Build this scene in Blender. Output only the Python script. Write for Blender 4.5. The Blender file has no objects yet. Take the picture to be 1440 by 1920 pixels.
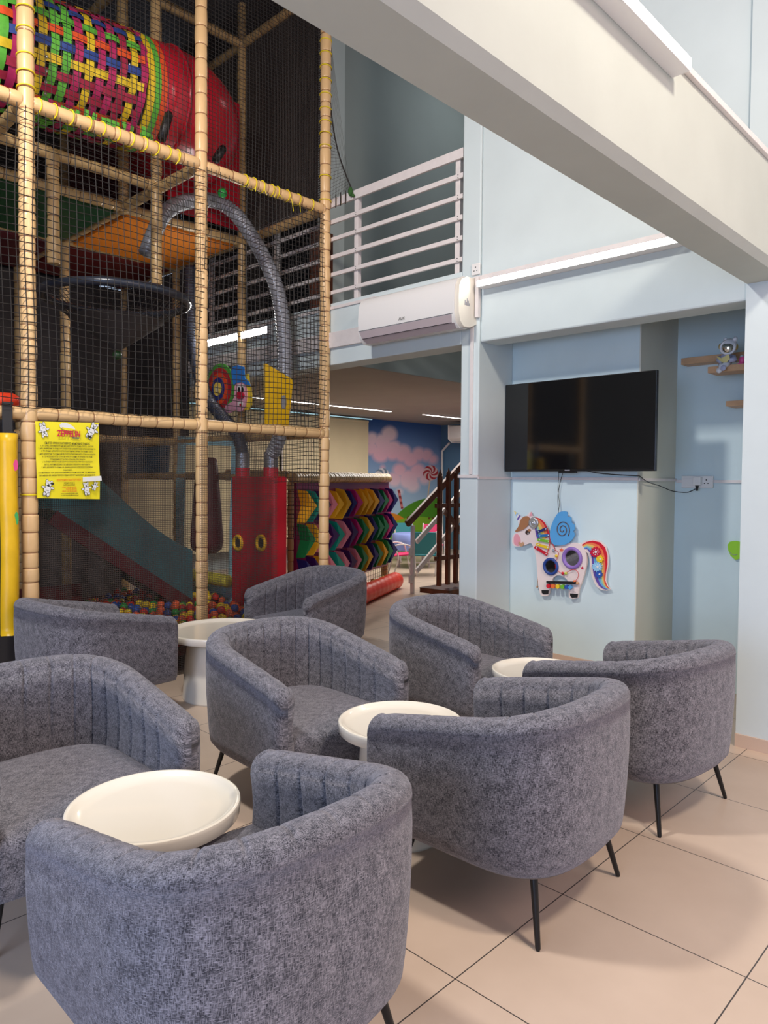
import bpy, math, random
import numpy as np
from mathutils import Vector, Matrix

# ------------------------------------------------------------------ scene, camera, sky, exposure
S = bpy.context.scene
COL = S.collection
PI = math.pi
S.view_settings.view_transform = 'Standard'
S.view_settings.look = 'None'
S.view_settings.gamma = 1
S.view_settings.use_curve_mapping = False
S.view_settings.exposure = 0.16

FPX, SY, PITCH, ROLL, YAW = 1354.75, -15.6, math.radians(1.929), math.radians(.4096), math.radians(45.972)
CAMP = Vector((0, 0, 1.45))
_v = Vector((math.sin(YAW)*math.cos(PITCH), math.cos(YAW)*math.cos(PITCH), -math.sin(PITCH)))
_r0 = Vector((math.cos(YAW), -math.sin(YAW), 0)); _u0 = _r0.cross(_v)
_r = _r0*math.cos(ROLL)+_u0*math.sin(ROLL); _u = -_r0*math.sin(ROLL)+_u0*math.cos(ROLL)
cam = bpy.data.cameras.new('camera'); camo = bpy.data.objects.new('camera', cam); COL.objects.link(camo)
m = Matrix.Identity(4)
for i in range(3):
    m[i][0] = _r[i]; m[i][1] = _u[i]; m[i][2] = -_v[i]; m[i][3] = CAMP[i]
camo.matrix_world = m
cam.sensor_fit = 'HORIZONTAL'; cam.sensor_width = 36; cam.lens = FPX/1440*36; cam.shift_y = SY/1440
cam.clip_start = 0.05; cam.clip_end = 100
S.camera = camo

def at(px, py, ax, val):                       # photo pixel -> point on a world plane
    d = _r*((px-720)/FPX) - _u*((py-960-SY)/FPX) + _v
    k = 'xyz'.index(ax)
    return CAMP + d*((val-CAMP[k])/d[k])
def prj(p):
    d = Vector(p)-CAMP; w = d.dot(_v)
    return 720+FPX*d.dot(_r)/w, 960+SY-FPX*d.dot(_u)/w

W = bpy.data.worlds.new('daylight'); S.world = W; W.use_nodes = True
W.node_tree.nodes['Background'].inputs[0].default_value = (.62, .76, 1, 1)
W.node_tree.nodes['Background'].inputs[1].default_value = 0.5

def area(name, loc, target, sx, sy, power, col):
    l = bpy.data.lights.new(name, 'AREA'); l.shape = 'RECTANGLE'; l.size = sx; l.size_y = sy
    l.energy = power; l.color = col
    o = bpy.data.objects.new(name, l); COL.objects.link(o); o.location = loc
    o.rotation_euler = (Vector(target)-Vector(loc)).to_track_quat('-Z', 'Y').to_euler()
    return o
area('window_daylight', (-3.2, 0.4, 1.7), (2.0, 2.0, 0.5), 3.2, 2.4, 150, (.48, .64, 1))
area('warm_rear_lamp', (2.2, -3.4, 3.7), (2.8, 3.0, .6), 3.0, 2.2, 85, (1, .64, .56))  # unseen warm lamp behind and right of the camera, not daylight
area('front_ceiling_lamp', (2.0, -1.0, 4.6), (2.5, 1.2, 0), .45, .45, 92, (1, .89, .76))
area('room_ceiling_lamp', (0.5, 3.1, 4.7), (2.6, 2.6, 0.5), .35, .35, 110, (1, .96, .92))
area('hall_ceiling_lamp', (8.6, 7.0, 2.5), (8.6, 7.0, 0), 3.0, 2.0, 95, (1, .96, .90))
area('added_well_fill', (6.6, 4.2, 6.1), (6.2, 4.8, 3.0), .6, .6, 9, (.95, 1, .98))  # added light that brightens the stairwell wall; no fixture hangs there

# ------------------------------------------------------------------ materials
MATS = {}
def _set(b, **k):
    for n, v in k.items():
        n = n.replace('_', ' ')
        if n in b.inputs: b.inputs[n].default_value = v
def mat(name, col, rough=.5, metal=0., noise=0., nscale=8., bump=0., bscale=200., coat=0., **kw):
    if name in MATS: return MATS[name]
    mt = bpy.data.materials.new(name); mt.use_nodes = True; MATS[name] = mt
    nt = mt.node_tree; b = nt.nodes['Principled BSDF']
    c = (*col, 1)
    _set(b, Base_Color=c, Roughness=rough, Metallic=metal, Coat_Weight=coat, **kw)
    tc = nt.nodes.new('ShaderNodeTexCoord')
    if noise > 0:
        n = nt.nodes.new('ShaderNodeTexNoise'); n.inputs['Scale'].default_value = nscale; n.inputs['Detail'].default_value = 4
        nt.links.new(tc.outputs['Object'], n.inputs['Vector'])
        mp = nt.nodes.new('ShaderNodeMapRange'); mp.inputs['From Min'].default_value = .3; mp.inputs['From Max'].default_value = .7
        nt.links.new(n.outputs['Fac'], mp.inputs['Value'])
        mx = nt.nodes.new('ShaderNodeMix'); mx.data_type = 'RGBA'
        mx.inputs['A'].default_value = (*[x*(1-noise) for x in col], 1); mx.inputs['B'].default_value = (*[min(1, x*(1+noise)) for x in col], 1)
        nt.links.new(mp.outputs['Result'], mx.inputs['Factor']); nt.links.new(mx.outputs['Result'], b.inputs['Base Color'])
    if bump > 0:
        n2 = nt.nodes.new('ShaderNodeTexNoise'); n2.inputs['Scale'].default_value = bscale; n2.inputs['Detail'].default_value = 2
        nt.links.new(tc.outputs['Object'], n2.inputs['Vector'])
        bp = nt.nodes.new('ShaderNodeBump'); bp.inputs['Strength'].default_value = bump; bp.inputs['Distance'].default_value = .004
        nt.links.new(n2.outputs['Fac'], bp.inputs['Height']); nt.links.new(bp.outputs['Normal'], b.inputs['Normal'])
    return mt
def emis(name, col, st):
    if name in MATS: return MATS[name]
    mt = bpy.data.materials.new(name); mt.use_nodes = True; MATS[name] = mt
    b = mt.node_tree.nodes['Principled BSDF']; _set(b, Base_Color=(.9, .9, .9, 1), Emission_Color=(*col, 1), Emission_Strength=st)
    return mt
def vcol(name, rough=.6, **kw):
    mt = bpy.data.materials.new(name); mt.use_nodes = True; nt = mt.node_tree
    a = nt.nodes.new('ShaderNodeAttribute'); a.attribute_name = 'paint'
    b = nt.nodes['Principled BSDF']; _set(b, Roughness=rough, **kw)
    nt.links.new(a.outputs['Color'], b.inputs['Base Color']); return mt
def s2l(r, g, b):
    f = lambda c: (c/255/12.92) if c <= 10 else ((c/255+.055)/1.055)**2.4
    return (f(r), f(g), f(b))

def fabric():
    mt = bpy.data.materials.new('chenille'); mt.use_nodes = True; nt = mt.node_tree; N = nt.nodes; L = nt.links
    b = N['Principled BSDF']; _set(b, Roughness=.92, Sheen_Weight=.35, Sheen_Roughness=.5, Sheen_Tint=(.8, .82, .95, 1), Specular_IOR_Level=.2)
    tc = N.new('ShaderNodeTexCoord')
    def nz(sx, sy, det=2, rough=.5):
        mpg = N.new('ShaderNodeMapping'); mpg.inputs['Scale'].default_value = (sx, sy, 1)
        n = N.new('ShaderNodeTexNoise'); n.noise_dimensions = '2D'; n.inputs['Scale'].default_value = 1; n.inputs['Detail'].default_value = det
        n.inputs['Roughness'].default_value = rough
        L.new(tc.outputs['UV'], mpg.inputs['Vector']); L.new(mpg.outputs['Vector'], n.inputs['Vector']); return n
    a = nz(110, 620); c = nz(620, 110); d = nz(26, 40, 4, .75)
    def ma(op, x, y):
        q = N.new('ShaderNodeMath'); q.operation = op
        for i, z in enumerate((x, y)):
            if isinstance(z, (int, float)): q.inputs[i].default_value = z
            else: L.new(z, q.inputs[i])
        return q.outputs[0]
    th = ma('MAXIMUM', a.outputs['Fac'], c.outputs['Fac'])
    sm = ma('ADD', ma('MULTIPLY', th, 1.0), ma('MULTIPLY', d.outputs['Fac'], .42))
    cr = N.new('ShaderNodeValToRGB'); L.new(sm, cr.inputs['Fac'])
    cr.color_ramp.elements[0].position = .62; cr.color_ramp.elements[0].color = (*FAB0, 1)
    cr.color_ramp.elements[1].position = .97; cr.color_ramp.elements[1].color = (*FAB1, 1)
    L.new(cr.outputs['Color'], b.inputs['Base Color'])
    bp = N.new('ShaderNodeBump'); bp.inputs['Strength'].default_value = .5; bp.inputs['Distance'].default_value = .003
    L.new(th, bp.inputs['Height']); L.new(bp.outputs['Normal'], b.inputs['Normal'])
    return mt
FAB0 = (.026, .026, .032); FAB1 = (.31, .295, .32)
M_FAB = fabric()

def foam_mat(name, c1, c2, line):
    mt = bpy.data.materials.new(name); mt.use_nodes = True; nt = mt.node_tree; N = nt.nodes; L = nt.links
    b = N['Principled BSDF']; _set(b, Roughness=.32)
    tc = N.new('ShaderNodeTexCoord'); sp = N.new('ShaderNodeSeparateXYZ'); L.new(tc.outputs['UV'], sp.inputs[0])
    fr = N.new('ShaderNodeMath'); fr.operation = 'FRACT'; L.new(sp.outputs['Y'], fr.inputs[0])
    pp = N.new('ShaderNodeMath'); pp.operation = 'PINGPONG'; pp.inputs[1].default_value = .5; L.new(fr.outputs[0], pp.inputs[0])
    lt = N.new('ShaderNodeMath'); lt.operation = 'LESS_THAN'; lt.inputs[1].default_value = .032; L.new(pp.outputs[0], lt.inputs[0])
    n = N.new('ShaderNodeTexNoise'); n.inputs['Scale'].default_value = 12; L.new(tc.outputs['Object'], n.inputs['Vector'])
    mx = N.new('ShaderNodeMix'); mx.data_type = 'RGBA'; mx.inputs['A'].default_value = (*c1, 1); mx.inputs['B'].default_value = (*c2, 1)
    L.new(n.outputs['Fac'], mx.inputs['Factor'])
    m2 = N.new('ShaderNodeMix'); m2.data_type = 'RGBA'; m2.inputs['B'].default_value = (*line, 1)
    L.new(lt.outputs[0], m2.inputs['Factor']); L.new(mx.outputs['Result'], m2.inputs['A']); L.new(m2.outputs['Result'], b.inputs['Base Color'])
    return mt
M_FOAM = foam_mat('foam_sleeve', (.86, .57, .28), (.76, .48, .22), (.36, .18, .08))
M_FOAM_DARK = foam_mat('foam_sleeve_dark', (.58, .39, .18), (.46, .29, .12), (.18, .09, .04))  # darker foam for the inner posts and bars

def tile_mat():
    mt = bpy.data.materials.new('floor_tile'); mt.use_nodes = True; nt = mt.node_tree; N = nt.nodes; L = nt.links
    b = N['Principled BSDF']; _set(b, Roughness=.34, Specular_IOR_Level=.4)
    tc = N.new('ShaderNodeTexCoord'); mp = N.new('ShaderNodeMapping'); L.new(tc.outputs['Object'], mp.inputs[0])
    br = N.new('ShaderNodeTexBrick'); br.offset = 0; br.squash = 1
    br.inputs['Scale'].default_value = 1; br.inputs['Mortar Size'].default_value = .0022; br.inputs['Brick Width'].default_value = TILE; br.inputs['Row Height'].default_value = TILE
    br.inputs['Mortar Smooth'].default_value = .2
    L.new(mp.outputs[0], br.inputs['Vector'])
    n = N.new('ShaderNodeTexNoise'); n.inputs['Scale'].default_value = 3; n.inputs['Detail'].default_value = 6; L.new(tc.outputs['Object'], n.inputs['Vector'])
    cr = N.new('ShaderNodeValToRGB'); L.new(n.outputs['Fac'], cr.inputs['Fac'])
    cr.color_ramp.elements[0].position = .3; cr.color_ramp.elements[0].color = (.56, .43, .33, 1)
    cr.color_ramp.elements[1].position = .7; cr.color_ramp.elements[1].color = (.64, .50, .39, 1)
    L.new(cr.outputs['Color'], br.inputs['Color1']); L.new(cr.outputs['Color'], br.inputs['Color2']); br.inputs['Mortar'].default_value = (.06, .05, .045, 1)
    L.new(br.outputs['Color'], b.inputs['Base Color'])
    return mt
TILE = .604

M_WALL = mat('wall_paint_pale_blue', (.62, .695, .70), .75, noise=.03, nscale=3, bump=.05, bscale=60)
M_WALLB = mat('wall_paint_blue', (.64, .765, .785), .75, noise=.03, nscale=3)
M_CREAMW = mat('niche_side_cream', (.66, .66, .58), .75, noise=.03, nscale=3)  # creamier tone, used on the niche side face only
M_BEAM = mat('beam_paint', (.50, .53, .48), .75, noise=.03, nscale=4, bump=.08, bscale=30)
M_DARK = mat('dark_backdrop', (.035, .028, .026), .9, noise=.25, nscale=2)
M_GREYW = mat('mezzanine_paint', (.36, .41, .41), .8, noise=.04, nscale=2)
M_CEIL = mat('ceiling_paint', (.32, .29, .26), .8, noise=.04, nscale=2)
M_WHITE = mat('white_plastic', (.80, .78, .76), .35)
M_PINKW = mat('white_painted_wood', (.74, .68, .66), .5, noise=.04, nscale=20)
M_TABLE = mat('ivory_plastic', (.86, .80, .68), .18, coat=.4)
M_BLACK = mat('black_metal', (.012, .012, .013), .35, metal=.3)
M_NET = mat('black_netting', (.018, .014, .012), .7)
M_NETF = mat('brown_black_mesh', (.045, .032, .026), .8)
M_RED = mat('red_plastic', (.50, .014, .03), .22, noise=.1, nscale=5)
M_MAROON = mat('maroon_vinyl', (.10, .012, .018), .5, noise=.2, nscale=4)
M_ORANGE = mat('orange_board', (.85, .25, .02), .45, noise=.08, nscale=4)
M_GREEN_D = mat('dark_green_board', (.01, .06, .02), .5, noise=.2)
M_YEL = mat('yellow_vinyl', (.85, .50, .01), .35, noise=.1, nscale=6)
M_TIE = mat('yellow_tie', (.90, .72, .02), .4)
M_HOSE = mat('grey_hose', (.34, .35, .39), .3, metal=.25)
M_TAPE = mat('silver_tape', (.4, .4, .42), .25, metal=.7, bump=.5, bscale=60)
M_BLUEV = mat('light_blue_vinyl', (.42, .74, .84), .4, noise=.15, nscale=5)
M_TEALD = mat('dark_teal_plastic', (.05, .15, .17), .35, noise=.2, nscale=3)
M_WOOD = mat('dark_brown_wood', (.11, .030, .014), .35, noise=.4, nscale=12)
M_SHELF = mat('beech_shelf', (.62, .36, .19), .5, noise=.12, nscale=14)
M_CREAM = mat('cream_blind', (.72, .62, .40), .8, noise=.04, nscale=2)

# ------------------------------------------------------------------ mesh helpers
ORG = {}
class MB:
    def __init__(s): s.v = []; s.f = []; s.uv = {}; s.fc = {}
    def add(s, vs, fs, uvs=None, col=None):
        o = len(s.v); s.v += [tuple(x) for x in vs]
        for i, f in enumerate(fs):
            s.f.append(tuple(o+k for k in f))
            if uvs: s.uv[len(s.f)-1] = uvs[i]
            if col is not None: s.fc[len(s.f)-1] = col
        return s
    def box(s, x0, x1, y0, y1, z0, z1, col=None):
        vs = [(x, y, z) for x in (x0, x1) for y in (y0, y1) for z in (z0, z1)]
        return s.add(vs, [(0, 1, 3, 2), (4, 6, 7, 5), (0, 4, 5, 1), (2, 3, 7, 6), (0, 2, 6, 4), (1, 5, 7, 3)], col=col)
    def obox(s, c, ax, ay, az):             # centre and three half vectors
        c, ax, ay, az = map(Vector, (c, ax, ay, az))
        vs = [c+ax*i+ay*j+az*k for i in (-1, 1) for j in (-1, 1) for k in (-1, 1)]
        return s.add(vs, [(0, 1, 3, 2), (4, 6, 7, 5), (0, 4, 5, 1), (2, 3, 7, 6), (0, 2, 6, 4), (1, 5, 7, 3)])
    def bar(s, a, b, w, h=None, up=(0, 0, 1)):   # rectangular bar between two points
        a, b = Vector(a), Vector(b); d = b-a; up = Vector(up)
        sd = d.cross(up)
        if sd.length < 1e-6: sd = d.cross(Vector((1, 0, 0)))
        sd.normalize(); u2 = sd.cross(d).normalized()
        return s.obox((a+b)/2, d/2, sd*w/2, u2*(h or w)/2)
    def tube(s, pts, r, n=10, cap=True, closed=False, uvstep=None):
        pts = [Vector(p) for p in pts]; k = len(pts)
        rs = r if hasattr(r, '__len__') else [r]*k
        t0 = (pts[1]-pts[0]).normalized(); ref = Vector((0, 0, 1)) if abs(t0.z) < .9 else Vector((1, 0, 0))
        nrm = (ref-t0*ref.dot(t0)).normalized(); vs = []; L = [0]
        for i in range(k):
            if closed: t = (pts[(i+1) % k]-pts[i-1]).normalized()
            else: t = (pts[min(i+1, k-1)]-pts[max(i-1, 0)]).normalized()
            nrm = (nrm-t*nrm.dot(t)); nrm.normalize(); bn = t.cross(nrm)
            if i: L.append(L[-1]+(pts[i]-pts[i-1]).length)
            for j in range(n):
                a = 2*PI*j/n; vs.append(pts[i]+(nrm*math.cos(a)+bn*math.sin(a))*rs[i])
        fs = []; uv = []
        for i in range(k if closed else k-1):
            for j in range(n):
                i2 = (i+1) % k
                fs.append((i*n+j, i*n+(j+1) % n, i2*n+(j+1) % n, i2*n+j))
                if uvstep is not None:
                    la = uvstep[i]; lb = uvstep[i2]
                    uv.append([(j/n, la), ((j+1)/n, la), ((j+1)/n, lb), (j/n, lb)])
        if cap and not closed:
            fs.append(tuple(range(n-1, -1, -1))); fs.append(tuple((k-1)*n+j for j in range(n)))
            if uvstep is not None: uv += [[(0, .5)]*n, [(0, .5)]*n]
        return s.add(vs, fs, uv if uvstep is not None else None)
    def cyl(s, a, b, r0, r1=None, n=16): return s.tube([a, b], [r0, r1 if r1 is not None else r0], n)
    def ring(s, c, axis, R, r, n=20, m_=6):
        c = Vector(c); q = Vector(axis).to_track_quat('Z', 'Y')
        return s.tube([c+q@Vector((R*math.cos(2*PI*i/n), R*math.sin(2*PI*i/n), 0)) for i in range(n)], r, m_, closed=True)
    def lathe(s, prof, c=(0, 0, 0), axis=(0, 0, 1), n=32):
        q = Vector(axis).to_track_quat('Z', 'Y'); c = Vector(c); k = len(prof)
        vs = [c+q@Vector((r*math.cos(2*PI*j/n), r*math.sin(2*PI*j/n), z)) for r, z in prof for j in range(n)]
        fs = [(i*n+j, i*n+(j+1) % n, (i+1)*n+(j+1) % n, (i+1)*n+j) for i in range(k-1) for j in range(n)]
        if prof[0][0] > 1e-6: fs.append(tuple(range(n-1, -1, -1)))
        if prof[-1][0] > 1e-6: fs.append(tuple((k-1)*n+j for j in range(n)))
        return s.add(vs, fs)
    def sph(s, c, r, n=16, sc=(1, 1, 1)):
        c = Vector(c); m_ = n//2; vs = []
        for i in range(m_+1):
            th = PI*i/m_
            for j in range(n):
                a = 2*PI*j/n; vs.append(c+Vector((r*sc[0]*math.sin(th)*math.cos(a), r*sc[1]*math.sin(th)*math.sin(a), r*sc[2]*math.cos(th))))
        return s.add(vs, [(i*n+j, (i+1)*n+j, (i+1)*n+(j+1) % n, i*n+(j+1) % n) for i in range(m_) for j in range(n)])
    def slab(s, pts, off):                  # polygon (3-D points) extruded by vector off
        pts = [Vector(p) for p in pts]; off = Vector(off); n = len(pts)
        return s.add(pts+[p+off for p in pts], [tuple(range(n)), tuple(range(2*n-1, n-1, -1))]+[(i, (i+1) % n, n+(i+1) % n, n+i) for i in range(n)])
    def text(s, string, origin, right, up, size, align='CENTER', bold=0.):
        cu = bpy.data.curves.new('t', 'FONT'); cu.body = string; cu.size = size; cu.align_x = align; cu.resolution_u = 3; cu.offset = bold
        o = bpy.data.objects.new('t', cu); COL.objects.link(o)
        bpy.context.view_layer.update()
        me = o.evaluated_get(bpy.context.evaluated_depsgraph_get()).to_mesh()
        R_, U_ = Vector(right), Vector(up); O = Vector(origin)
        s.add([O+R_*v.co.x+U_*v.co.y for v in me.vertices], [tuple(p.vertices) for p in me.polygons])
        w = max([v.co.x for v in me.vertices] or [0])
        bpy.data.objects.remove(o); bpy.data.curves.remove(cu); return w

def build(mb, name, material, parent=None, smooth=False, bevel=0, merge=False):
    vs = mb.v
    if parent is None:
        a = np.array(vs); org = Vector(((a[:, 0].min()+a[:, 0].max())/2, (a[:, 1].min()+a[:, 1].max())/2, a[:, 2].min()))
    else: org = ORG.get(parent.name, Vector((0, 0, 0)))
    me = bpy.data.meshes.new(name)
    me.from_pydata([(x-org.x, y-org.y, z-org.z) for x, y, z in vs], [], mb.f)
    if mb.uv:
        l = me.uv_layers.new(name='UVMap')
        for p in me.polygons:
            u = mb.uv.get(p.index)
            if u:
                for k, li in enumerate(p.loop_indices): l.data[li].uv = u[k]
    if mb.fc:
        ca = me.color_attributes.new('paint', 'FLOAT_COLOR', 'CORNER')
        for p in me.polygons:
            c = mb.fc.get(p.index, (1, 1, 1))
            for li in p.loop_indices: ca.data[li].color = (*c, 1)
    me.materials.append(material)
    if smooth:
        me.polygons.foreach_set('use_smooth', [True]*len(me.polygons))
        if smooth != 'all':
            try: me.set_sharp_from_angle(angle=math.radians(40))
            except Exception: pass
    o = bpy.data.objects.new(name, me); COL.objects.link(o)
    if parent is None: o.location = org
    else: o.parent = parent
    ORG[o.name] = org
    if bevel:
        b = o.modifiers.new('bevel', 'BEVEL'); b.width = bevel; b.segments = 2; b.limit_method = 'ANGLE'
    return o
def thing(name, label, cat, loc=(0, 0, 0), rz=0, group=None):
    o = bpy.data.objects.new(name, None); o.empty_display_size = .1; COL.objects.link(o)
    o.location = loc; o.rotation_euler = (0, 0, rz); ORG[o.name] = Vector(loc)
    o['label'] = label; o['category'] = cat
    if group: o['group'] = group
    return o
def tag(o, label, cat, group=None, kind=None):
    o['label'] = label; o['category'] = cat
    if group: o['group'] = group
    if kind: o['kind'] = kind
    return o
def struct(mb, name, material, label=None, **k):
    o = build(mb, name, material, **k); o['kind'] = 'structure'
    if label: o['label'] = label
    return o
def kids(o): return [c for c in CH.get(o.name, [])]
def dup(root, loc, rz, label):
    r = root.copy(); COL.objects.link(r); r.location = loc; r.rotation_euler = (0, 0, rz); r['label'] = label
    for ch in list(root.children):
        c = ch.copy(); COL.objects.link(c); c.parent = r
        for g in list(ch.children):
            d = g.copy(); COL.objects.link(d); d.parent = c
    return r

# ------------------------------------------------------------------ room shell
WX = 4.177                         # plane of the wall on the right
def grid_floor():
    mb = MB().box(-4.2, 12.2, -4, 10.2, -.1, 0); o = build(mb, 'floor', M_WHITE)
    o.data.materials.clear(); o.data.materials.append(tile_mat()); o['kind'] = 'structure'; o['label'] = 'beige tiled floor with thin dark joints'
    n = o.data.materials[0].node_tree.nodes['Mapping']
    # joints at x = 1.627 + k*TILE, y = 1.271 + k*TILE (object origin sits at the box centre)
    n.inputs['Location'].default_value = (-(1.627-o.location.x) % TILE, -(1.271-o.location.y) % TILE, 0)
grid_floor()
Z6 = 6.3
struct(MB().box(-4.2, 12.2, -4, 10.2, Z6, Z6+.1), 'ceiling', mat('dark_ceiling', (.12, .10, .09), .8))
# right wall: column right of the niche and towards the camera
struct(MB().box(WX, 5.35, -4, 1.335, 0, Z6), 'wall_right', M_WALL)
struct(MB().box(WX+.012, 4.39, 1.335, 3.11, 2.43, Z6), 'wall_above_niche', M_WALL, bevel=.012)
struct(MB().box(WX, 4.6, 3.11, 3.27, 0, Z6), 'wall_pier', M_WALL, bevel=.008)
struct(MB().box(4.6, 5.35, 2.12, 3.27, 0, 3.0), 'wall_niche', M_WALLB)
struct(MB().box(4.602, 5.2, 2.112, 2.12, .2, 3.0), 'wall_niche_side', M_CREAMW)
struct(MB().box(5.2, 5.35, 1.335, 2.12, 0, 3.0), 'wall_niche_back', M_WALLB)
struct(MB().box(4.39, 5.35, 1.335, 3.11, 3.0, 3.1), 'ceiling_niche', M_WALL)
struct(MB().box(4.588, 4.6, 2.10, 3.11, 0, .2), 'baseboard_niche', mat('base_tile', (.62, .46, .36), .4))
struct(MB().box(WX-.012, WX, -4, 1.335, 0, .07), 'baseboard_right', mat('base_tile', (.62, .46, .36), .4))
struct(MB().box(WX-.012, WX, 3.11, 3.27, 0, .07), 'baseboard_pier', mat('base_tile', (.62, .46, .36), .4))
# lintel of the wide opening and edge of the upper floor
struct(MB().box(WX, 4.39, 3.27, 9.8, 2.43, 2.955), 'wall_lintel', M_WALL, bevel=.006)
struct(MB().box(4.39, 12.2, 5.35, 9.8, 2.6, 2.955), 'ceiling_hall', M_CEIL)
struct(MB().box(9.2, 12.2, 3.27, 5.35, 2.6, 2.955), 'ceiling_hall_right', M_CEIL)
struct(MB().box(4.92, 9.2, 5.335, 5.5, 2.603, Z6), 'wall_mezzanine', M_GREYW)
struct(MB().box(4.72, 4.92, 5.33, 5.5, 2.957, Z6), 'wall_mezzanine_pier', M_WALL)
struct(MB().box(5.4, 12.2, 3.1, 3.27, 0, Z6), 'wall_hall_near', M_GREYW)
struct(MB().box(9.2, 9.3, 3.27, 5.35, 2.957, Z6), 'wall_mezzanine_end', M_GREYW)
struct(MB().box(11.85, 12.0, 3.27, 9.9, 0, 2.6), 'wall_hall_right', mat('hall_blue', (.10, .22, .36), .7))
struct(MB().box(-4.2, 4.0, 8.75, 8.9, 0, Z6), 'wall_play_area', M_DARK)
struct(MB().box(4.39, 9.6, 7.4, 7.5, 2.957, Z6), 'wall_mezzanine_back', M_DARK)  # near-black colour stands in for the unlit upper room
struct(MB().box(-4.2, -4.05, -4, 9.8, 0, Z6), 'wall_left', M_WALL)
# the deep beam crossing overhead
bm = MB(); prof = [(1.125, 2.545), (1.155, 2.515), (1.33, 2.515), (1.33, 3.03), (1.125, 3.03)]
bm.slab([(-4.05, y, z) for y, z in prof], (WX+4.05, 0, 0))
struct(bm, 'ceiling_beam', M_BEAM)
# trims: cable ducts and dado strips
def trim(x0, x1, y0, y1, z0, z1, n): struct(MB().box(x0, x1, y0, y1, z0, z1), 'trim_%d' % n, M_PINKW, bevel=.002)
trim(2.70, WX, 1.105, 1.125, 2.985, 3.012, 1)
trim(WX-.012, WX+.012, 1.34, 3.17, 2.862, 2.893, 2)
trim(WX-.014, WX, 3.155, 3.18, 1.49, 2.862, 3)
trim(WX-.014, WX, 3.10, 3.28, 1.465, 1.488, 4)
trim(4.17, 4.6, 3.096, 3.11, 1.455, 1.475, 5)
trim(4.588, 4.6, 2.11, 3.11, 1.455, 1.475, 6)
trim(4.6, 5.2, 2.10, 2.112, 1.450, 1.470, 7)
trim(5.188, 5.2, 1.36, 2.10, 1.440, 1.462, 8)
trim(WX-.012, WX, 4.14, 9.0, 2.90, 2.925, 9)
trim(WX-.03, WX, 4.14, 9.0, 2.57, 2.70, 10)

# ------------------------------------------------------------------ mural on the far hall wall
def mural():
    def circ(x, y, cx, cy, r, soft): return np.clip((r-np.hypot(x-cx, y-cy))/soft, 0, 1)
    nx, nz = 300, 320
    x = np.linspace(9.50, 11.85, nx); z = np.linspace(0.02, 2.6, nz)
    X, Z = np.meshgrid(x, z)
    d = np.stack([X, np.full_like(X, 9.79), Z-1.45], -1)
    w = d@np.array(_v); U = 720+FPX*(d@np.array(_r))/w; V = 944.4-FPX*(d@np.array(_u))/w
    px = (U-680)*5.333; py = (V-760)*5.333
    t = np.clip((py-100)/900, 0, 1)[..., None]
    c = (1-t)*np.array(s2l(8, 84, 168))+t*np.array(s2l(176, 206, 232))
    cl = np.zeros_like(px)
    for cx, cy, r in ((265, 290, 100), (200, 370, 110), (90, 340, 90), (300, 450, 120), (180, 480, 110), (90, 430, 90), (400, 480, 110), (560, 490, 90), (640, 500, 85), (700, 540, 70), (480, 540, 100)):
        cl = np.maximum(cl, circ(px, py, cx, cy, r, 45))
    for cx, cy, r in ((370, 650, 90), (550, 660, 100), (460, 740, 120), (320, 740, 95), (620, 730, 80), (500, 800, 90), (200, 620, 40), (370, 860, 50), (900, 490, 45)):
        cl = np.maximum(cl, circ(px, py, cx, cy, r, 45))
    pk = np.clip(np.sin((py-330)/150)*.5+.5, 0, 1)[..., None]
    cc = (1-pk)*np.array(s2l(240, 232, 240))+pk*np.array(s2l(236, 186, 204))
    c = c*(1-cl[..., None])+cc*cl[..., None]
    def put(mask, col):
        nonlocal c
        mk = np.clip(mask, 0, 1)[..., None]; c = c*(1-mk)+np.array(s2l(*col))*mk
    put(circ(px, py, 720, 1420, 500, 6), (84, 150, 30)); put(circ(px, py, 250, 1330, 260, 6), (226, 140, 30))
    put(circ(px, py, 560, 1700, 590, 6), (140, 190, 40)); put((py > 1250)*1., (110, 180, 40))
    for cx, cy, r in ((665, 1130, 14), (705, 1132, 16), (455, 1125, 18), (440, 1170, 24)): put(circ(px, py, cx, cy, r, 4), (120, 84, 30))
    def lolly(cx, cy, r, c1, c2, sx, sy):
        seg = np.clip(1-np.abs((px-cx)-(py-cy)*(sx-cx)/(sy-cy))/9, 0, 1)*(py > cy)*(py < sy); put((seg > .3)*1., (226, 200, 170))
        a = np.arctan2(py-cy, px-cx)+np.hypot(px-cx, py-cy)*.02; b = (np.sin(a*6) > 0)
        mk = circ(px, py, cx, cy, r, 4); put(mk*b, c1); put(mk*(~b), c2)
    lolly(680, 675, 78, (176, 40, 50), (226, 190, 190), 650, 930)
    lolly(195, 705, 78, (120, 140, 160), (225, 222, 228), 150, 1100)
    cane = (np.abs((px-360)-(py-845)*.19) < 13)*(py > 845)*(py < 1035)
    put(cane*1., (214, 130, 130)); put(cane*(np.sin(py/9) > 0)*1., (150, 60, 60))
    vs = [(X[i, j], 9.79, Z[i, j]) for i in range(nz) for j in range(nx)]
    fs = [(i*nx+j, i*nx+j+1, (i+1)*nx+j+1, (i+1)*nx+j) for i in range(nz-1) for j in range(nx-1)]
    mb = MB().add(vs, fs); o = build(mb, 'wall_mural', vcol('mural_paint', .7)); me = o.data
    ca = me.color_attributes.new('paint', 'FLOAT_COLOR', 'POINT')
    ca.data.foreach_set('color', np.concatenate([c.reshape(-1, 3), np.ones((nx*nz, 1))], 1).ravel().astype('f'))
    o['kind'] = 'structure'; o['label'] = 'wall painted with pink clouds, green hills and lollipops'
mural()
struct(MB().box(4.0, 12.0, 9.8, 9.9, 0, 2.6), 'wall_hall_far', M_GREYW)

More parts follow.
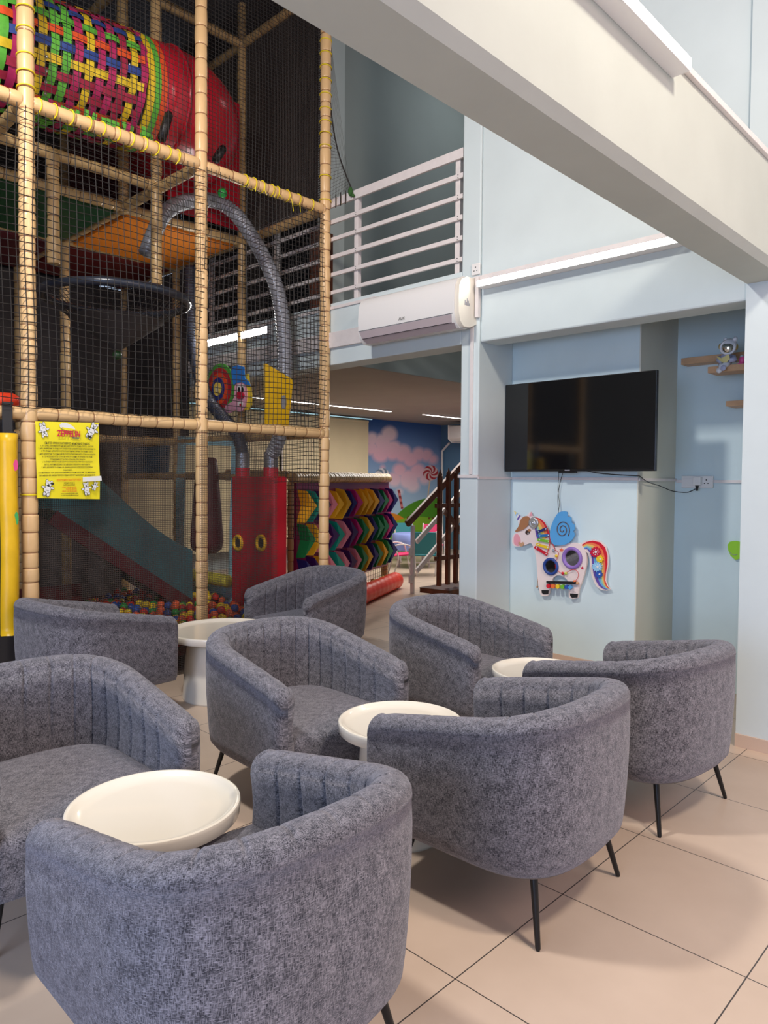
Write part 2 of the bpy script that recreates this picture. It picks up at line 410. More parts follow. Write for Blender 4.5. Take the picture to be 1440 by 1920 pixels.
# ------------------------------------------------------------------ tub armchairs
def make_armchair(label):
    t = thing('tub_armchair', label, 'armchair', group='grey tub armchairs around the round tables')
    Wd, D, b, Hb, Hf, th, n = .762, .758, .33, .745, .603, .105, 2.7
    # dense centreline of the outer edge
    y0 = -D/2+b; pts = []
    yf = D/2-.045
    for i in range(10): pts.append((-Wd/2, yf+(y0-yf)*i/10))
    for i in range(49):
        a = PI*i/48; c, s = math.cos(a), math.sin(a); e = 2/n
        pts.append((-Wd/2*math.copysign(abs(c)**e, c), y0-b*abs(s)**e))
    for i in range(1, 11): pts.append((Wd/2, y0+(yf-y0)*i/10))
    P = np.array(pts); seg = np.hypot(*np.diff(P, axis=0).T); L = np.concatenate([[0], np.cumsum(seg)]); T = L[-1]
    NS = 430; ls = np.linspace(0, T, NS)
    X = np.interp(ls, L, P[:, 0]); Y = np.interp(ls, L, P[:, 1])
    for _ in range(30):                      # soften the corners
        X[1:-1] = (X[:-2]+2*X[1:-1]+X[2:])/4; Y[1:-1] = (Y[:-2]+2*Y[1:-1]+Y[2:])/4
    dx = np.gradient(X); dy = np.gradient(Y); q = np.hypot(dx, dy); nx, ny = dy/q, -dx/q      # points outward?
    sgn = -1 if (nx[0]*X[0] < 0) else 1
    nx *= sgn; ny *= sgn
    st = []                                  # stations: x,y,nx,ny,u,thickness factor,forward,drop
    K = 7
    for i in range(NS): st.append((X[i], Y[i], nx[i], ny[i], ls[i], 1., 0.))
    cap = []
    for k in range(1, K+1):
        a = PI/2*k/K; cap.append((math.cos(a)**.62 if k < K else .0, .045*math.sin(a)))
    def capst(s, side):
        out = []
        for f, fw in cap: out.append((s[0], s[1]+fw, s[2], s[3], s[4]+side*fw, f, fw))
        return out
    stn = capst(st[0], -1)[::-1]+st+capst(st[-1], 1)
    # cross-section, from bottom outside over the top to the seat inside: (offset inward, height code)
    prof = []
    for z in (.203, .212, .235, .27, .32, .38, .44, .50, .55): prof.append(('o', z))
    for k in range(12): prof.append(('t', k/11))
    for z in (.56, .52, .48, .44, .40, .36, .33): prof.append(('i', z))
    chw = T/18.0
    vs = []; UV = []
    nprof = len(prof)
    for (x, y, ax, ay, u, f, fw) in stn:
        zr = Hb+(Hf-Hb)*min(1, max(0, (y+D/2)/D))
        zr -= .035*(fw/.045)**2 if fw > 0 else 0
        yy = yf-y
        if fw == 0 and yy < .05: zr -= .006*(1-yy/.05)
        half = th/2
        s_ = u/chw; dd_ = abs(s_-round(s_))*chw; seam = math.exp(-(dd_/.0055)**2)          # 1 at a seam, 0 mid channel
        if u < chw*.9 or u > T-chw*.9: seam = 0
        wl = 0.; ztop0 = zr-.052
        for kd, v in prof:
            if kd == 'o':
                z = min(v, .203+(v-.203)*(ztop0-.203)/(.55+.03-.203)) if True else v
                z = .203+(v-.203)*(ztop0-.203)/(.55-.203)
                off = -half
                if v < .24: off += .035*((.24-v)/.037)**1.6
                off += .0022*math.exp(-((v-.55)/.012)**2)
                off -= .003*math.sin(PI*min(1, max(0, (v-.203)/.347)))
                off += .022*((.55-v)/.347)**1.8
            elif kd == 't':
                a = PI*v; off = -half*math.cos(a); z = ztop0+.052*math.sin(a)**.8
                off += 0.0
                z -= .004*seam*math.sin(a)*(v > .25)
                if v > .5: off += (.003*abs(math.sin(PI*s_))**.6-.008*seam)*(v-.5)*2
            else:
                z = .33+(v-.33)*(ztop0-.33)/(.56-.33)
                off = half-.012*math.sin(PI*min(1, (v-.33)/.23))+ (.0) - (-.0)
                off = off+.003*abs(math.sin(PI*s_))**.6-.008*seam
            # off: negative = outside; positive = inside
            cx = x-ax*half; cy = y-ay*half
            o2 = -off*f
            vs.append((cx+ax*o2, cy+ay*o2, z if f > 0 or kd != 't' else z))
            UV.append(u)
    ns = len(stn); fs = []; uvs = []
    zs = []
    cum = [0]
    for k in range(1, nprof): cum.append(cum[-1]+(.045 if prof[k][0] == 'o' else (.016 if prof[k][0] == 't' else .05)))
    for i in range(ns-1):
        for k in range(nprof-1):
            fs.append((i*nprof+k, (i+1)*nprof+k, (i+1)*nprof+k+1, i*nprof+k+1))
            ua, ub = stn[i][4], stn[i+1][4]
            uvs.append([(ua, cum[k]), (ub, cum[k]), (ub, cum[k+1]), (ua, cum[k+1])])
    # closing faces under the wall of the shell
    mb = MB().add(vs, fs, uvs)
    fs2 = []
    base = 0
    for i in range(ns-1):
        mb.f.append((i*nprof, i*nprof+nprof-1, (i+1)*nprof+nprof-1, (i+1)*nprof)); mb.uv[len(mb.f)-1] = [(0, 0)]*4
    build(mb, 'upholstered_shell', M_FAB, t, smooth='all')
    # seat cushion: fan of rings from the inner outline, front edge rounded
    sm = MB(); inn = []
    for (x, y, ax, ay, u, f, fw) in stn:
        if f < 1: continue
        inn.append((x-ax*(th-.02), y-ay*(th-.02)))
    fy = D/2-.012
    inn = [(inn[0][0], fy)]+[p for p in inn]+[(inn[-1][0], fy)]
    frt = [(inn[-1][0]+(inn[0][0]-inn[-1][0])*i/24, fy+.018*math.sin(PI*i/24)) for i in range(1, 24)]
    ol = inn+frt; m_ = len(ol); cx, cy = 0, .04
    levels = [(1.0, .205), (1.004, .24), (1.006, .30), (1.006, .345), (.998, .366), (.975, .382), (.93, .391), (.85, .398), (.7, .404), (.5, .408), (.25, .410), (.02, .411)]
    vv = []; ff = []; uu = []
    for sc, z in levels:
        for (x, y) in ol: vv.append((cx+(x-cx)*sc, cy+(y-cy)*sc, z))
    for k in range(len(levels)-1):
        for i in range(m_):
            j = (i+1) % m_; a, b_, c_, d_ = k*m_+i, k*m_+j, (k+1)*m_+j, (k+1)*m_+i
            ff.append((a, b_, c_, d_)); uu.append([(vv[q_][0], vv[q_][1]*1+(vv[q_][2] if k < 5 else .4)) for q_ in (a, b_, c_, d_)])
    ff.append(tuple(range(m_-1, -1, -1))); uu.append([(0, 0)]*m_)
    ff.append(tuple((len(levels)-1)*m_+i for i in range(m_))); uu.append([(0, .4)]*m_)
    sm.add(vv, ff, uu); build(sm, 'seat', M_FAB, t, smooth='all')
    for sx in (-1, 1):
        for sy in (-1, 1):
            lg = MB().tube([(sx*.235, sy*.235, .23), (sx*.285, sy*.285, .006), (sx*.286, sy*.286, 0)], [.0135, .0085, .006], 14)
            build(lg, 'leg', M_BLACK, t, smooth=True)
    return t
CHAIRS = [
    (1.011, 1.462, 89.1, 'grey tub armchair nearest the camera, back to the viewer, cut by the bottom edge'),
    (1.005, 2.593, -90.8, 'grey tub armchair cut off by the left edge, facing the large near white table'),
    (2.141, 2.626, -92.6, 'central grey tub armchair, seat facing the viewer, behind the middle white table'),
    (2.182, 1.462, 91.8, 'grey tub armchair right of the nearest one, seen from behind on two black legs'),
    (3.296, 2.549, -91.8, 'grey tub armchair nearest the unicorn panel, its seat facing the viewer'),
    (3.186, 1.452, 83.7, 'grey tub armchair at far right by the pale blue pier, seen from behind'),
    (3.632, 4.280, 183.4, 'grey tub armchair farthest back, beside the red blower box'),
    (1.882, 4.280, 4.7, 'grey tub armchair below the yellow poster, seen from its outer side'),
]
ch0 = make_armchair(CHAIRS[0][3]); bpy.context.view_layer.update()
for i, (x, y, a, lb) in enumerate(CHAIRS):
    rz = math.radians(a)-PI/2
    if i == 0: ch0.location = (x, y, 0); ch0.rotation_euler = (0, 0, rz)
    else: dup(ch0, (x, y, 0), rz, lb)

# ------------------------------------------------------------------ round white tables
def make_table(label, R, H, loc, rb=.185):
    t = thing('round_side_table', label, 'table', loc, group='round white side tables')
    k = R/.25; c = (loc[0], loc[1], 0)
    tr = MB().lathe([(.0, H-.046), (R-.03, H-.046), (R-.006, H-.046), (R-.003, H-.043), (R, H-.012), (R, H-.006), (R-.002, H-.002), (R-.007, H), (R-.013, H-.001),
                     (R-.020, H-.008), (R-.036, H-.017), (R-.062, H-.021), (0, H-.022)], c, n=72)
    build(tr, 'tray_top', M_TABLE, t, smooth=True)
    pd = MB().lathe([(rb, .0), (rb, .012), (rb*.985, .05), (rb*.95, H*.5), (rb*.90, H*.72), (rb*.86, H*.80), (rb*.76, H*.86), (rb*.6, H*.885), (0, H*.892)], c, n=48)
    build(pd, 'pedestal', M_TABLE, t, smooth='all')
make_table('large-looking round white table nearest the camera between the two left armchairs', .256, .465, (1.075, 1.998, 0))
make_table('middle round white table, partly hidden by the armchair right of the nearest one', .256, .465, (2.165, 1.99, 0))
make_table('round white table of which only a sliver shows, behind the front right armchair rim', .256, .465, (3.27, 2.01, 0))
make_table('round white table at the back in front of the ball pit, its white pedestal showing', .36, .45, (2.70, 4.10, 0), .26)

# ------------------------------------------------------------------ play frame
rng = random.Random(3)
def sleeve(a, b, r, m_, name, parent, ties=None, step=.115, lump=.0025):
    a, b = Vector(a), Vector(b); L = (b-a).length; pts = []; rs = []; uv = []; pos = 0.; k = 0
    d = (b-a)/L
    while pos < L-.001:
        seg = step*rng.uniform(.75, 1.3); e = min(L, pos+seg)
        rr = r+rng.uniform(-lump, lump)
        for f, s in ((0.0, .90), (.05, .97), (.14, 1.0), (.5, 1.02), (.86, 1.0), (.95, .97)):
            pts.append(a+d*(pos+(e-pos)*f)); rs.append(rr*s); uv.append(k+f)
        pos = e; k += 1
    pts.append(b); rs.append(r*.9); uv.append(float(k))
    return build(MB().tube(pts, rs, 16, uvstep=uv), name, m_, parent, smooth='all')
def tie(parent, c, axis, r, tail=0):
    mb = MB().ring(c, axis, r, .0042, 18, 6)
    if tail:
        c = Vector(c); s = Vector((rng.uniform(-.015, .015), -r-.004, 0))
        mb.tube([c+Vector((0, -r, .02)), c+s, c+s+Vector((rng.uniform(-.02, .02), -.006, -tail*.5)), c+s+Vector((rng.uniform(-.04, .03), -.01, -tail))], .0028, 6)
    build(mb, 'cable_tie', M_TIE, parent, smooth='all')
frame = thing('climbing_frame', 'tall indoor climbing frame of beige padded poles and black netting', 'play structure', (2.93, 5.94, 0))
FY = 4.72; PX = (1.703, 2.927, 4.135); PY = (FY, 5.94, 7.16, 8.38); ZL = (1.844, 3.745, 5.62)
R0 = .045
posts = {}
for i, x in enumerate((.45,)+PX):
    for j, y in enumerate(PY):
        if i == 0 and j > 1: continue
        posts[(i, j)] = sleeve((x, y, 3.7 if (i, j) == (2, 1) else 0), (x, y, 6.0 if j < 2 else 5.7), R0+.003*(i == 1 and j == 0), M_FOAM if j == 0 else M_FOAM_DARK, 'padded_post', frame)
def hbar(a, b, m_=None, r=R0*.93): return sleeve(a, b, r, m_ or M_FOAM_DARK, 'padded_bar', frame)
xs = (.45,)+PX
frontbars = {}
for lz in (0, 1, 2):
    z = ZL[lz]
    for i in range(3): frontbars[(lz, i)] = hbar((xs[i]+.03, FY, z), (xs[i+1]-.03, FY, z), M_FOAM if lz < 2 else M_FOAM_DARK)
    for j in (1, 2):
        for i in range(1, 3):
            if (lz, j) != (0, 1): hbar((xs[i]+.03, PY[j], z), (xs[i+1]-.03, PY[j], z))
    for i in (1, 2, 3):
        for j in (0, 1):
            if (lz, i) != (0, 2): hbar((xs[i], PY[j]+.03, z), (xs[i], PY[j+1]-.03, z))
hbar((PX[2], PY[2]+.03, 1.844), (PX[2], PY[3]-.03, 1.844)); hbar((PX[2], PY[1]+.03, 1.47), (PX[2], PY[3]-.03, 1.47))
hbar((PX[1], PY[2]+.03, 3.745), (PX[1], PY[3]-.03, 3.745)); hbar((PX[2], PY[2]+.03, 3.745), (PX[2], PY[3]-.03, 3.745))
hbar((2.09, 5.3, 3.745), (2.09, 5.3, 2.96), r=.042); hbar((2.90, 5.33, 5.6), (2.90, 5.33, 2.98), r=.043)
hbar((1.73, 5.33, 3.745), (2.9, 5.33, 3.745))
# yellow cable ties
for u_ in (70, 99, 130, 163, 189, 217, 243, 268, 290, 312): tie(frontbars[(1, 1)], at(u_, 200, 'y', FY)*Vector((1, 0, 0))[0] if False else (at(u_, 200, 'y', FY).x, FY, ZL[1]), (1, .25, 0), .047)
tie(frontbars[(1, 1)], (at(331, 200, 'y', FY).x, FY, ZL[1]), (1, .1, 0), .047, .09)
for u_, tl in ((457, .07), (474, .08), (490, .08), (508, .07), (519, .06), (537, .13), (557, .12), (583, .0)): tie(frontbars[(1, 2)], (at(u_, 300, 'y', FY).x, FY, ZL[1]), (1, rng.uniform(-.2, .3), 0), .047, tl)
for v_ in (78, 102, 127, 152, 179, 206, 230, 252, 276, 333, 378): tie(posts[(3, 0)], (PX[2], FY, at(611, v_, 'y', FY).z), (.1, 0, 1), .050)
for v_ in (17, 56, 105, 137, 165): tie(posts[(1, 0)], (PX[0], FY, at(46, v_, 'y', FY).z), (-.05, .1, 1), .052)
tie(posts[(1, 0)], (PX[0], FY, at(54, 928, 'y', FY).z), (0, 0, 1), .052)
# decks
def deck(x0, x1, y0, y1, z, m_): build(MB().box(x0, x1, y0, y1, z, z+.05), 'deck_board', m_, frame)
deck(PX[1]+.06, PX[2]-.06, PY[1]+.06, PY[2]-.06, 3.70, M_ORANGE)
deck(PX[1]+.06, PX[2]-.06, PY[2]+.06, PY[3]-.06, 3.70, mat('dark_red_board', (.16, .015, .012), .5))
deck(PX[0]+.06, PX[1]-.06, PY[1]+.06, PY[2]-.06, 3.70, M_GREEN_D)
deck(xs[0]+.06, PX[0]-.06, PY[0]+.5, PY[1]-.06, 3.70, M_GREEN_D)
deck(PX[0]+.06, PX[1]-.06, PY[2]+.06, PY[3]-.06, 3.70, M_MAROON)
build(MB().box(PX[1]+.05, PX[2]-.05, PY[2]-.02, PY[2]+.02, 3.8, 5.55), 'back_panel', M_MAROON, frame)
build(MB().box(PX[0]+.05, PX[1]-.05, PY[2]-.02, PY[2]+.02, 3.8, 5.55), 'back_panel', M_DARK, frame)
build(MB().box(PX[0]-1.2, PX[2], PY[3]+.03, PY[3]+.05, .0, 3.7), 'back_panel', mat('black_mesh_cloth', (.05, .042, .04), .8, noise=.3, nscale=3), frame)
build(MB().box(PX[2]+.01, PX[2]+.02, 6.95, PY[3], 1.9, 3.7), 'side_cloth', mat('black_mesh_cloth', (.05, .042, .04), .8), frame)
# nets
def net(name, org, U, V, lu, lv, cell, r, wob=0., parent=frame, m_=M_NET, mask=None, diag=False, ph=0.):
    org, U, V = Vector(org), Vector(U).normalized(), Vector(V).normalized(); Nn = U.cross(V)
    mb = MB()
    def P(a, b):
        w = wob*math.sin(a*3.1+ph)*math.sin(b*2.3+ph*2)*4
        w2 = wob*math.sin(a*9+b*4+ph)
        return org+U*(a+w2)+V*(b+wob*1.4*math.sin(a*7+ph+b*3))+Nn*w
    def strand(p):
        mb.tube(p, r, 4, cap=False)
    st = .12 if wob else 99
    k = 0
    while k*cell <= lu+1e-6:
        a = k*cell; n = max(1, int(lv/st)); ps = [P(a, lv*i/n) for i in range(n+1)]; strand(ps); k += 1
    k = 0
    while k*cell <= lv+1e-6:
        b = k*cell; n = max(1, int(lu/st)); ps = [P(lu*i/n, b) for i in range(n+1)]; strand(ps); k += 1
    return build(mb, name, m_, parent)
C5 = .047
net('coarse_net', (PX[0]+.05, FY-.05, ZL[0]+.04), (1, 0, 0), (0, 0, 1), PX[1]-PX[0]-.06, ZL[1]-ZL[0]-.08, C5, .0027, .008, ph=.4)
net('coarse_net', (PX[1]+.0, FY-.05, ZL[0]+.04), (1, 0, 0), (0, 0, 1), PX[2]-PX[1]-.04, ZL[1]-ZL[0]-.08, C5*.87, .0026, .006, ph=1.7)
net('coarse_net', (xs[0]+.05, FY-.05, ZL[0]+.04), (1, 0, 0), (0, 0, 1), PX[0]-xs[0]+.0, ZL[1]-ZL[0]-.08, C5, .0027, .008, ph=2.4)
net('upper_net', (PX[0]+.05, FY+.03, ZL[1]+.04), (1, 0, 0), (0, 0, 1), PX[1]-PX[0]-.1, 2.2, .036, .0021, .004, ph=.9)
net('upper_net', (PX[1]+.05, FY+.03, ZL[1]+.04), (1, 0, 0), (0, 0, 1), PX[2]-PX[1]-.1, 2.2, .030, .0020, .004, ph=.2)
net('fine_net', (PX[0]+.05, FY+.02, .02), (1, 0, 0), (0, 0, 1), 1.13, ZL[0]-.06, .0135, .0018, m_=M_NETF)
net('fine_net', (PX[1]+.05, FY-.047, .02), (1, 0, 0), (0, 0, 1), .62, ZL[0]-.06, .0135, .0015, m_=M_NETF)
net('fine_net', (PX[1]-.05, FY-.055, .02), (1, 0, 0), (0, 0, 1), .10, ZL[0]-.06, .0135, .0012, m_=M_NETF)
net('coarse_net', (PX[1]+.67, FY, 1.42), (1, 0, 0), (0, 0, 1), .5, .38, C5*.8, .0018, .004)
net('side_net', (PX[2], FY+.03, ZL[0]+.03), (0, 1, 0), (0, 0, 1), 1.16, ZL[1]-ZL[0]-.06, C5, .0027, .006, ph=3)
net('side_net', (PX[2], PY[1]+.03, ZL[0]+.03), (0, 1, 0), (0, 0, 1), 1.0, ZL[1]-ZL[0]-.06, C5, .0027, .006, ph=1)
net('side_net', (PX[2], FY+.03, .9), (0, 1, 0), (0, 0, 1), 1.16, .9, C5*.8, .0024, .004, ph=5)
net('dark_side_net', (PX[2]+.01, FY+.03, ZL[1]+.03), (0, 1, 0), (0, 0, 1), 1.2, 2.2, .020, .0042, .002, m_=M_NETF)
net('dark_side_net', (PX[2]+.01, PY[1]+.03, ZL[1]+.03), (0, 1, 0), (0, 0, 1), 1.2, 2.2, .020, .0045, .002, m_=M_NETF)
net('roof_net', (PX[0], FY, ZL[2]), (1, 0, 0), (0, 1, 0), 2.43, 2.44, .05, .0022, .006)
net('floor_net', (PX[0], FY, ZL[1]), (1, 0, 0), (0, 1, 0), 1.2, 1.2, .06, .0015, .006)
# rope edge net tied to the gallery railing
mb = MB(); A = Vector((PX[2]+.03, FY, 5.3)); Bp = Vector((PX[2]+.03, FY-.02, 3.80)); Cp = Vector((WX-.01, 4.43, 3.86))
for i in range(1, 46):
    f = i/46; sag = .05*math.sin(PI*f)
    e = A.lerp(Cp, f)+Vector((0, .09*math.sin(PI*f), -.12*math.sin(PI*f))); l = A.lerp(Bp, f); mb.tube([l, e], .0012, 4, cap=False)
for i in range(1, 14):
    f = i/14; mb.tube([A, Bp.lerp(Cp, f)], .0010, 4, cap=False)
build(mb, 'corner_net', M_NETF, frame)
build(MB().tube([A.lerp(Cp, f/12)+Vector((0, .09*math.sin(PI*f/12), -.12*math.sin(PI*f/12))) for f in range(13)], .006, 6), 'edge_rope', M_NET, frame)
build(MB().sph(Cp+Vector((-.01, 0, -.03)), .022, 10, (1, 1, 1.8)).sph(Cp+Vector((-.01, -.03, -.07)), .016, 8), 'rope_knot', mat('green_rope', (.03, .10, .02), .9), frame)
for k, y_ in enumerate((4.50, 4.56, 4.62)): build(MB().bar((WX-.012, y_, 3.86), (WX-.012, y_, 3.75), .006), 'rope_loop', M_NET, frame)
# wooden kerb round the ball pit
build(MB().box(PX[0]+.05, PX[2]-.05, PY[2]+.0, PY[2]+.04, 0, .24), 'pit_wall', M_MAROON, frame)
build(MB().box(PX[2]-.02, PX[2]+.02, FY+.05, PY[2], 0, .22), 'pit_wall', M_MAROON, frame)

# ------------------------------------------------------------------ woven tunnel with red barrel
tun = thing('crawl_tunnel', 'woven rainbow strap crawl tunnel joined to a red barrel, high in the frame', 'play tunnel', (2.6, 5.33, 3.95))
TC = lambda x: Vector((x, 5.33, 4.33+.085*(x-1.9)))
PAL = dict(y=(.85, .58, .02), r=(.42, .02, .06), b=(.03, .07, .30), g=(.13, .50, .05), o=(.85, .10, .02), m=(.50, .02, .12))
SM = {k: mat('strap_'+n, PAL[k], .55, noise=.1, nscale=40, bump=.3, bscale=400) for k, n in zip('yrbgom', ('yellow', 'red', 'blue', 'green', 'orange', 'crimson'))}
RT = .41
build(MB().tube([TC(1.05), TC(1.7), TC(2.3), TC(2.62)], RT-.02, 40, cap=False), 'inner_sleeve', M_DARK, tun, smooth='all')
NL = 28; x0, x1 = 1.05, 2.62
NH = 20; HX = [x0+.05+i*(x1-x0-.08)/(NH-1) for i in range(NH)]
for i, c in enumerate('mymgymygmmyggmymmrym'):
    vs = []; n = NL*2
    for k in range(n):
        a = 2*PI*k/n; rr = RT+((.010 if (k//2+i) % 2 else -.004) if k % 2 else .003)
        for s in (-1, 1): vs.append(TC(HX[i]+s*.027)+Vector((0, rr*math.cos(a), rr*math.sin(a))))
    build(MB().add(vs, [(2*k, 2*k+1, (2*k+3) % (2*n), (2*k+2) % (2*n)) for k in range(n)]), 'hoop_strap', SM[c], tun, smooth='all')
for j in range(NL):
    a = 2*PI*(j+.5)/NL; c = 'rggorrgyorbgobyrrogg'[(j-1) % 20]; vs = []; n = NH*2-1
    for k in range(n):
        xx = HX[k//2] if k % 2 == 0 else (HX[k//2]+HX[k//2+1])/2; rr = RT+((-.003 if (k//2+j) % 2 else .011) if k % 2 == 0 else .004)
        for s in (-1, 1): vs.append(TC(xx)+Vector((0, rr*math.cos(a+s*.066), rr*math.sin(a+s*.066))))
    build(MB().add(vs, [(2*k, 2*k+1, 2*k+3, 2*k+2) for k in range(n-1)]), 'long_strap', SM[c], tun, smooth='all')
for i, c in enumerate('ygo'):
    build(MB().tube([TC(2.62+i*.05), TC(2.67+i*.05)], RT+.006-.004*i, 40), 'rim_band', SM[c], tun, smooth=True)
pts = [TC(2.76), TC(2.86), TC(2.98)]; c0 = TC(2.98)
for k in range(1, 9):
    a = PI/2*k/8; pts.append(c0+Vector((.42*math.sin(a), .42*(1-math.cos(a)), 0)))
pts.append(pts[-1]+Vector((0, .5, 0)))
build(MB().tube(pts, RT-.005, 40), 'red_barrel', M_RED, tun, smooth='all')
build(MB().ring(TC(2.96), (1, 0, .08), RT-.002, .012, 40, 8), 'barrel_seam', M_RED, tun, smooth='all')
for (u0, v0, u1, v1) in ((318, 210, 303, 262), (420, 275, 403, 302)):
    a = at(u0, v0, 'y', 4.93); b = at(u1, v1, 'y', 4.95)
    build(MB().tube([a, a.lerp(b, .1), a.lerp(b, .5), b], [.018, .03, .033, .03], 12), 'slot_flap', mat('black_vinyl', (.015, .013, .013), .4), tun, smooth='all')
mb = MB()
for k in range(9):
    p = at(88, 95, 'y', 4.9)
    for uu, vv in ((85, 50), (84, 65), (87, 84), (104, 80), (126, 91), (148, 99), (170, 108), (189, 113), (208, 118), (243, 121), (226, 120), (87, 106), (87, 133), (86, 154), (85, 176)):
        if k == 0: mb.sph(at(uu, vv, 'y', 4.935), .011, 10)
build(mb, 'bolt_heads', mat('steel', (.6, .6, .6), .3, metal=.9), tun, smooth='all')
build(MB().box(3.3, 4.05, 5.86, 5.885, 3.82, 5.0), 'flange_plate', M_RED, tun)
# dangling strap ends beneath
for k in range(26):
    mb = MB()
    x = 1.85+k*.035; z = 3.98+.085*(x-1.9)-.03; a = rng.uniform(-.2, .2)
    mb.bar((x, 5.05+a*.3, z), (x+rng.uniform(-.03, .03), 5.05+a*.3, z-rng.uniform(.05, .12)), .03, .004, up=(0, 1, 0))
    build(mb, 'loose_strap_end', SM['gggmgrgg'[k % 8]], tun)

# ------------------------------------------------------------------ hopper net
hop = thing('ball_hopper', 'black cone-shaped hopper net with a tubular rim hanging in the frame', 'hopper', (2.56, 5.31, 2.4))
HC = Vector((2.56, 5.31, 2.80)); HR = .52
build(MB().ring(HC, (0, 0, 1), HR, .032, 48, 10), 'rim', mat('dark_blue_tube', (.022, .028, .045), .3), hop, smooth='all')
mb = MB()
for k in range(72):
    a = 2*PI*k/72; mb.tube([HC+Vector((HR*math.cos(a)*s, HR*math.sin(a)*s, -.38*(1-s)**.9)) for s in (1, .8, .6, .4, .2, .05)], .0026, 4, cap=False)
for i in range(1, 14):
    s = 1-i/14.5; mb.ring(HC+Vector((0, 0, -.38*(1-s)**.9)), (0, 0, 1), HR*s, .0026, 32, 4)
build(mb, 'cone_net', M_NET, hop)
vs = []; n = 36
for s in (1, .66, .33, .06):
    for k in range(n):
        a = 2*PI*k/n; vs.append(HC+Vector((HR*s*math.cos(a), HR*s*math.sin(a), -.39*(1-s)**.9-.01)))
mb = MB(); fs = []
for i in range(1, 3):
    for k in range(n): fs.append((i*n+k, i*n+(k+1) % n, (i+1)*n+(k+1) % n, (i+1)*n+k))
build(mb.add(vs, fs), 'cone_lining', mat('black_mesh_cloth', (.05, .042, .04), .8), hop, smooth='all')
tag(build(MB().sph(HC+Vector((.0, 0, -.42)), .036, 16), 'plastic_ball', mat('dark_green_ball', (.02, .06, .02), .3), smooth='all'), 'dark green ball stuck at the tip of the hanging hopper net', 'ball')
tag(build(MB().sph(at(417, 362, 'y', 5.5), .042, 16), 'plastic_ball', mat('ball_green', (.02, .35, .06), .3), smooth='all'), 'green ball lying on top of the arching grey hose', 'ball')

# ------------------------------------------------------------------ blower box with hoses
bx = thing('blower_box', 'tall red blower box with two yellow-rimmed holes and grey corrugated hoses', 'blower box', (4.0, 5.5, 0))
BXX = 3.93
BXX = 3.90
yN = at(512, 1000, 'x', BXX).y; yF = at(434, 1000, 'x', BXX).y
build(MB().box(BXX, 4.06, yN, yF, .0, 1.47), 'cabinet', M_RED, bx, bevel=.02)
for u_ in (447, 490):
    p = at(u_, 1018, 'x', BXX)
    build(MB().ring(p+Vector((-.004, 0, 0)), (1, 0, 0), .062, .017, 28, 10), 'hole_ring', M_YEL, bx, smooth='all')
    build(MB().cyl(p+Vector((-.002, 0, 0)), p+Vector((.004, 0, 0)), .05, n=24), 'hole', mat('black_vinyl', (.015, .013, .013), .4), bx)
def spline(P, step):
    P = [Vector(p) for p in P]; P = [P[0]*2-P[1]]+P+[P[-1]*2-P[-2]]; out = []
    for i in range(1, len(P)-2):
        n = max(2, int((P[i+1]-P[i]).length/step))
        for k in range(n):
            t = k/n; a, b, c, d = P[i-1:i+3]
            out.append(.5*((2*b)+(c-a)*t+(2*a-5*b+4*c-d)*t*t+(3*b-a-3*c+d)*t**3))
    out.append(P[-2]); return out
def hose(P, r, m_=M_HOSE, pitch=.030):
    ps = spline(P, pitch/4); rs = [r*(1+.085*math.cos(2*PI*i/4)) for i in range(len(ps))]
    return build(MB().tube(ps, rs, 18), 'corrugated_hose', m_, bx, smooth='all')
XH = 3.99
base2 = Vector((XH, at(508, 900, 'x', XH).y, 1.47)); base1 = Vector((XH, at(455, 900, 'x', XH).y, 1.47))
for bpt in (base1, base2):
    build(MB().cyl(bpt, bpt+Vector((0, 0, .08)), .068, n=24), 'hose_socket', M_RED, bx, smooth=True)
    build(MB().cyl(bpt+Vector((0, 0, .08)), bpt+Vector((0, 0, .22)), .062, n=24), 'tape_wrap', M_TAPE, bx, smooth=True)
P2 = [base2+Vector((0, 0, .2)), at(511, 850, 'x', XH), at(527, 805, 'x', XH), at(534, 700, 'x', XH), at(532, 620, 'x', XH), at(520, 545, 'x', XH), at(498, 490, 'x', 3.97), at(470, 440, 'x', 3.93), at(440, 400, 'x', 3.86), at(405, 378, 'y', 5.75), at(368, 376, 'y', 5.7), at(332, 384, 'y', 5.65), at(305, 405, 'y', 5.6), at(288, 440, 'y', 5.58), at(275, 475, 'y', 5.56)]
hose(P2, .062)
P1 = [base1+Vector((0, 0, .2)), at(455, 850, 'x', XH), at(445, 815, 'x', XH), at(420, 785, 'x', XH), at(392, 750, 'x', 4.0), at(372, 700, 'x', 4.02), at(362, 640, 'x', 4.04), at(358, 560, 'x', 4.04), at(357, 500, 'x', 4.04)]
hose(P1, .058, mat('dark_blue_hose', (.05, .06, .09), .35))

# ------------------------------------------------------------------ small play panels
def disc(p, r, d, mt, name, par): return build(MB().cyl(p, p+Vector((-d, 0, 0)), r, n=48), name, mt, par, smooth=True)
TX = 4.075
t = thing('target_board', 'round target board with green, red, blue and yellow rings in the net', 'target', at(413, 778, 'x', TX))
c = at(413, 730, 'x', TX); R_ = .255
for i, (k, nm, col) in enumerate(((1., 'green', (.08, .35, .05)), (.83, 'red', (.45, .02, .03)), (.62, 'orange', (.75, .08, .02)), (.44, 'blue', (.02, .03, .20)), (.27, 'yellow', (.85, .6, .1)), (.12, 'cream', (.75, .65, .35)))):
    disc(c, R_*k, .012+.006*i, mat('target_'+nm, col, .4), nm+'_ring', t)
t = thing('clown_board', 'clown face board with blue hat, yellow hair and red nose', 'clown board', at(452, 778, 'x', TX-.03))
CX_ = TX-.03
def Z4(x, y, X=CX_): return at(380+x/5.143, 660+y/5.143, 'x', X)
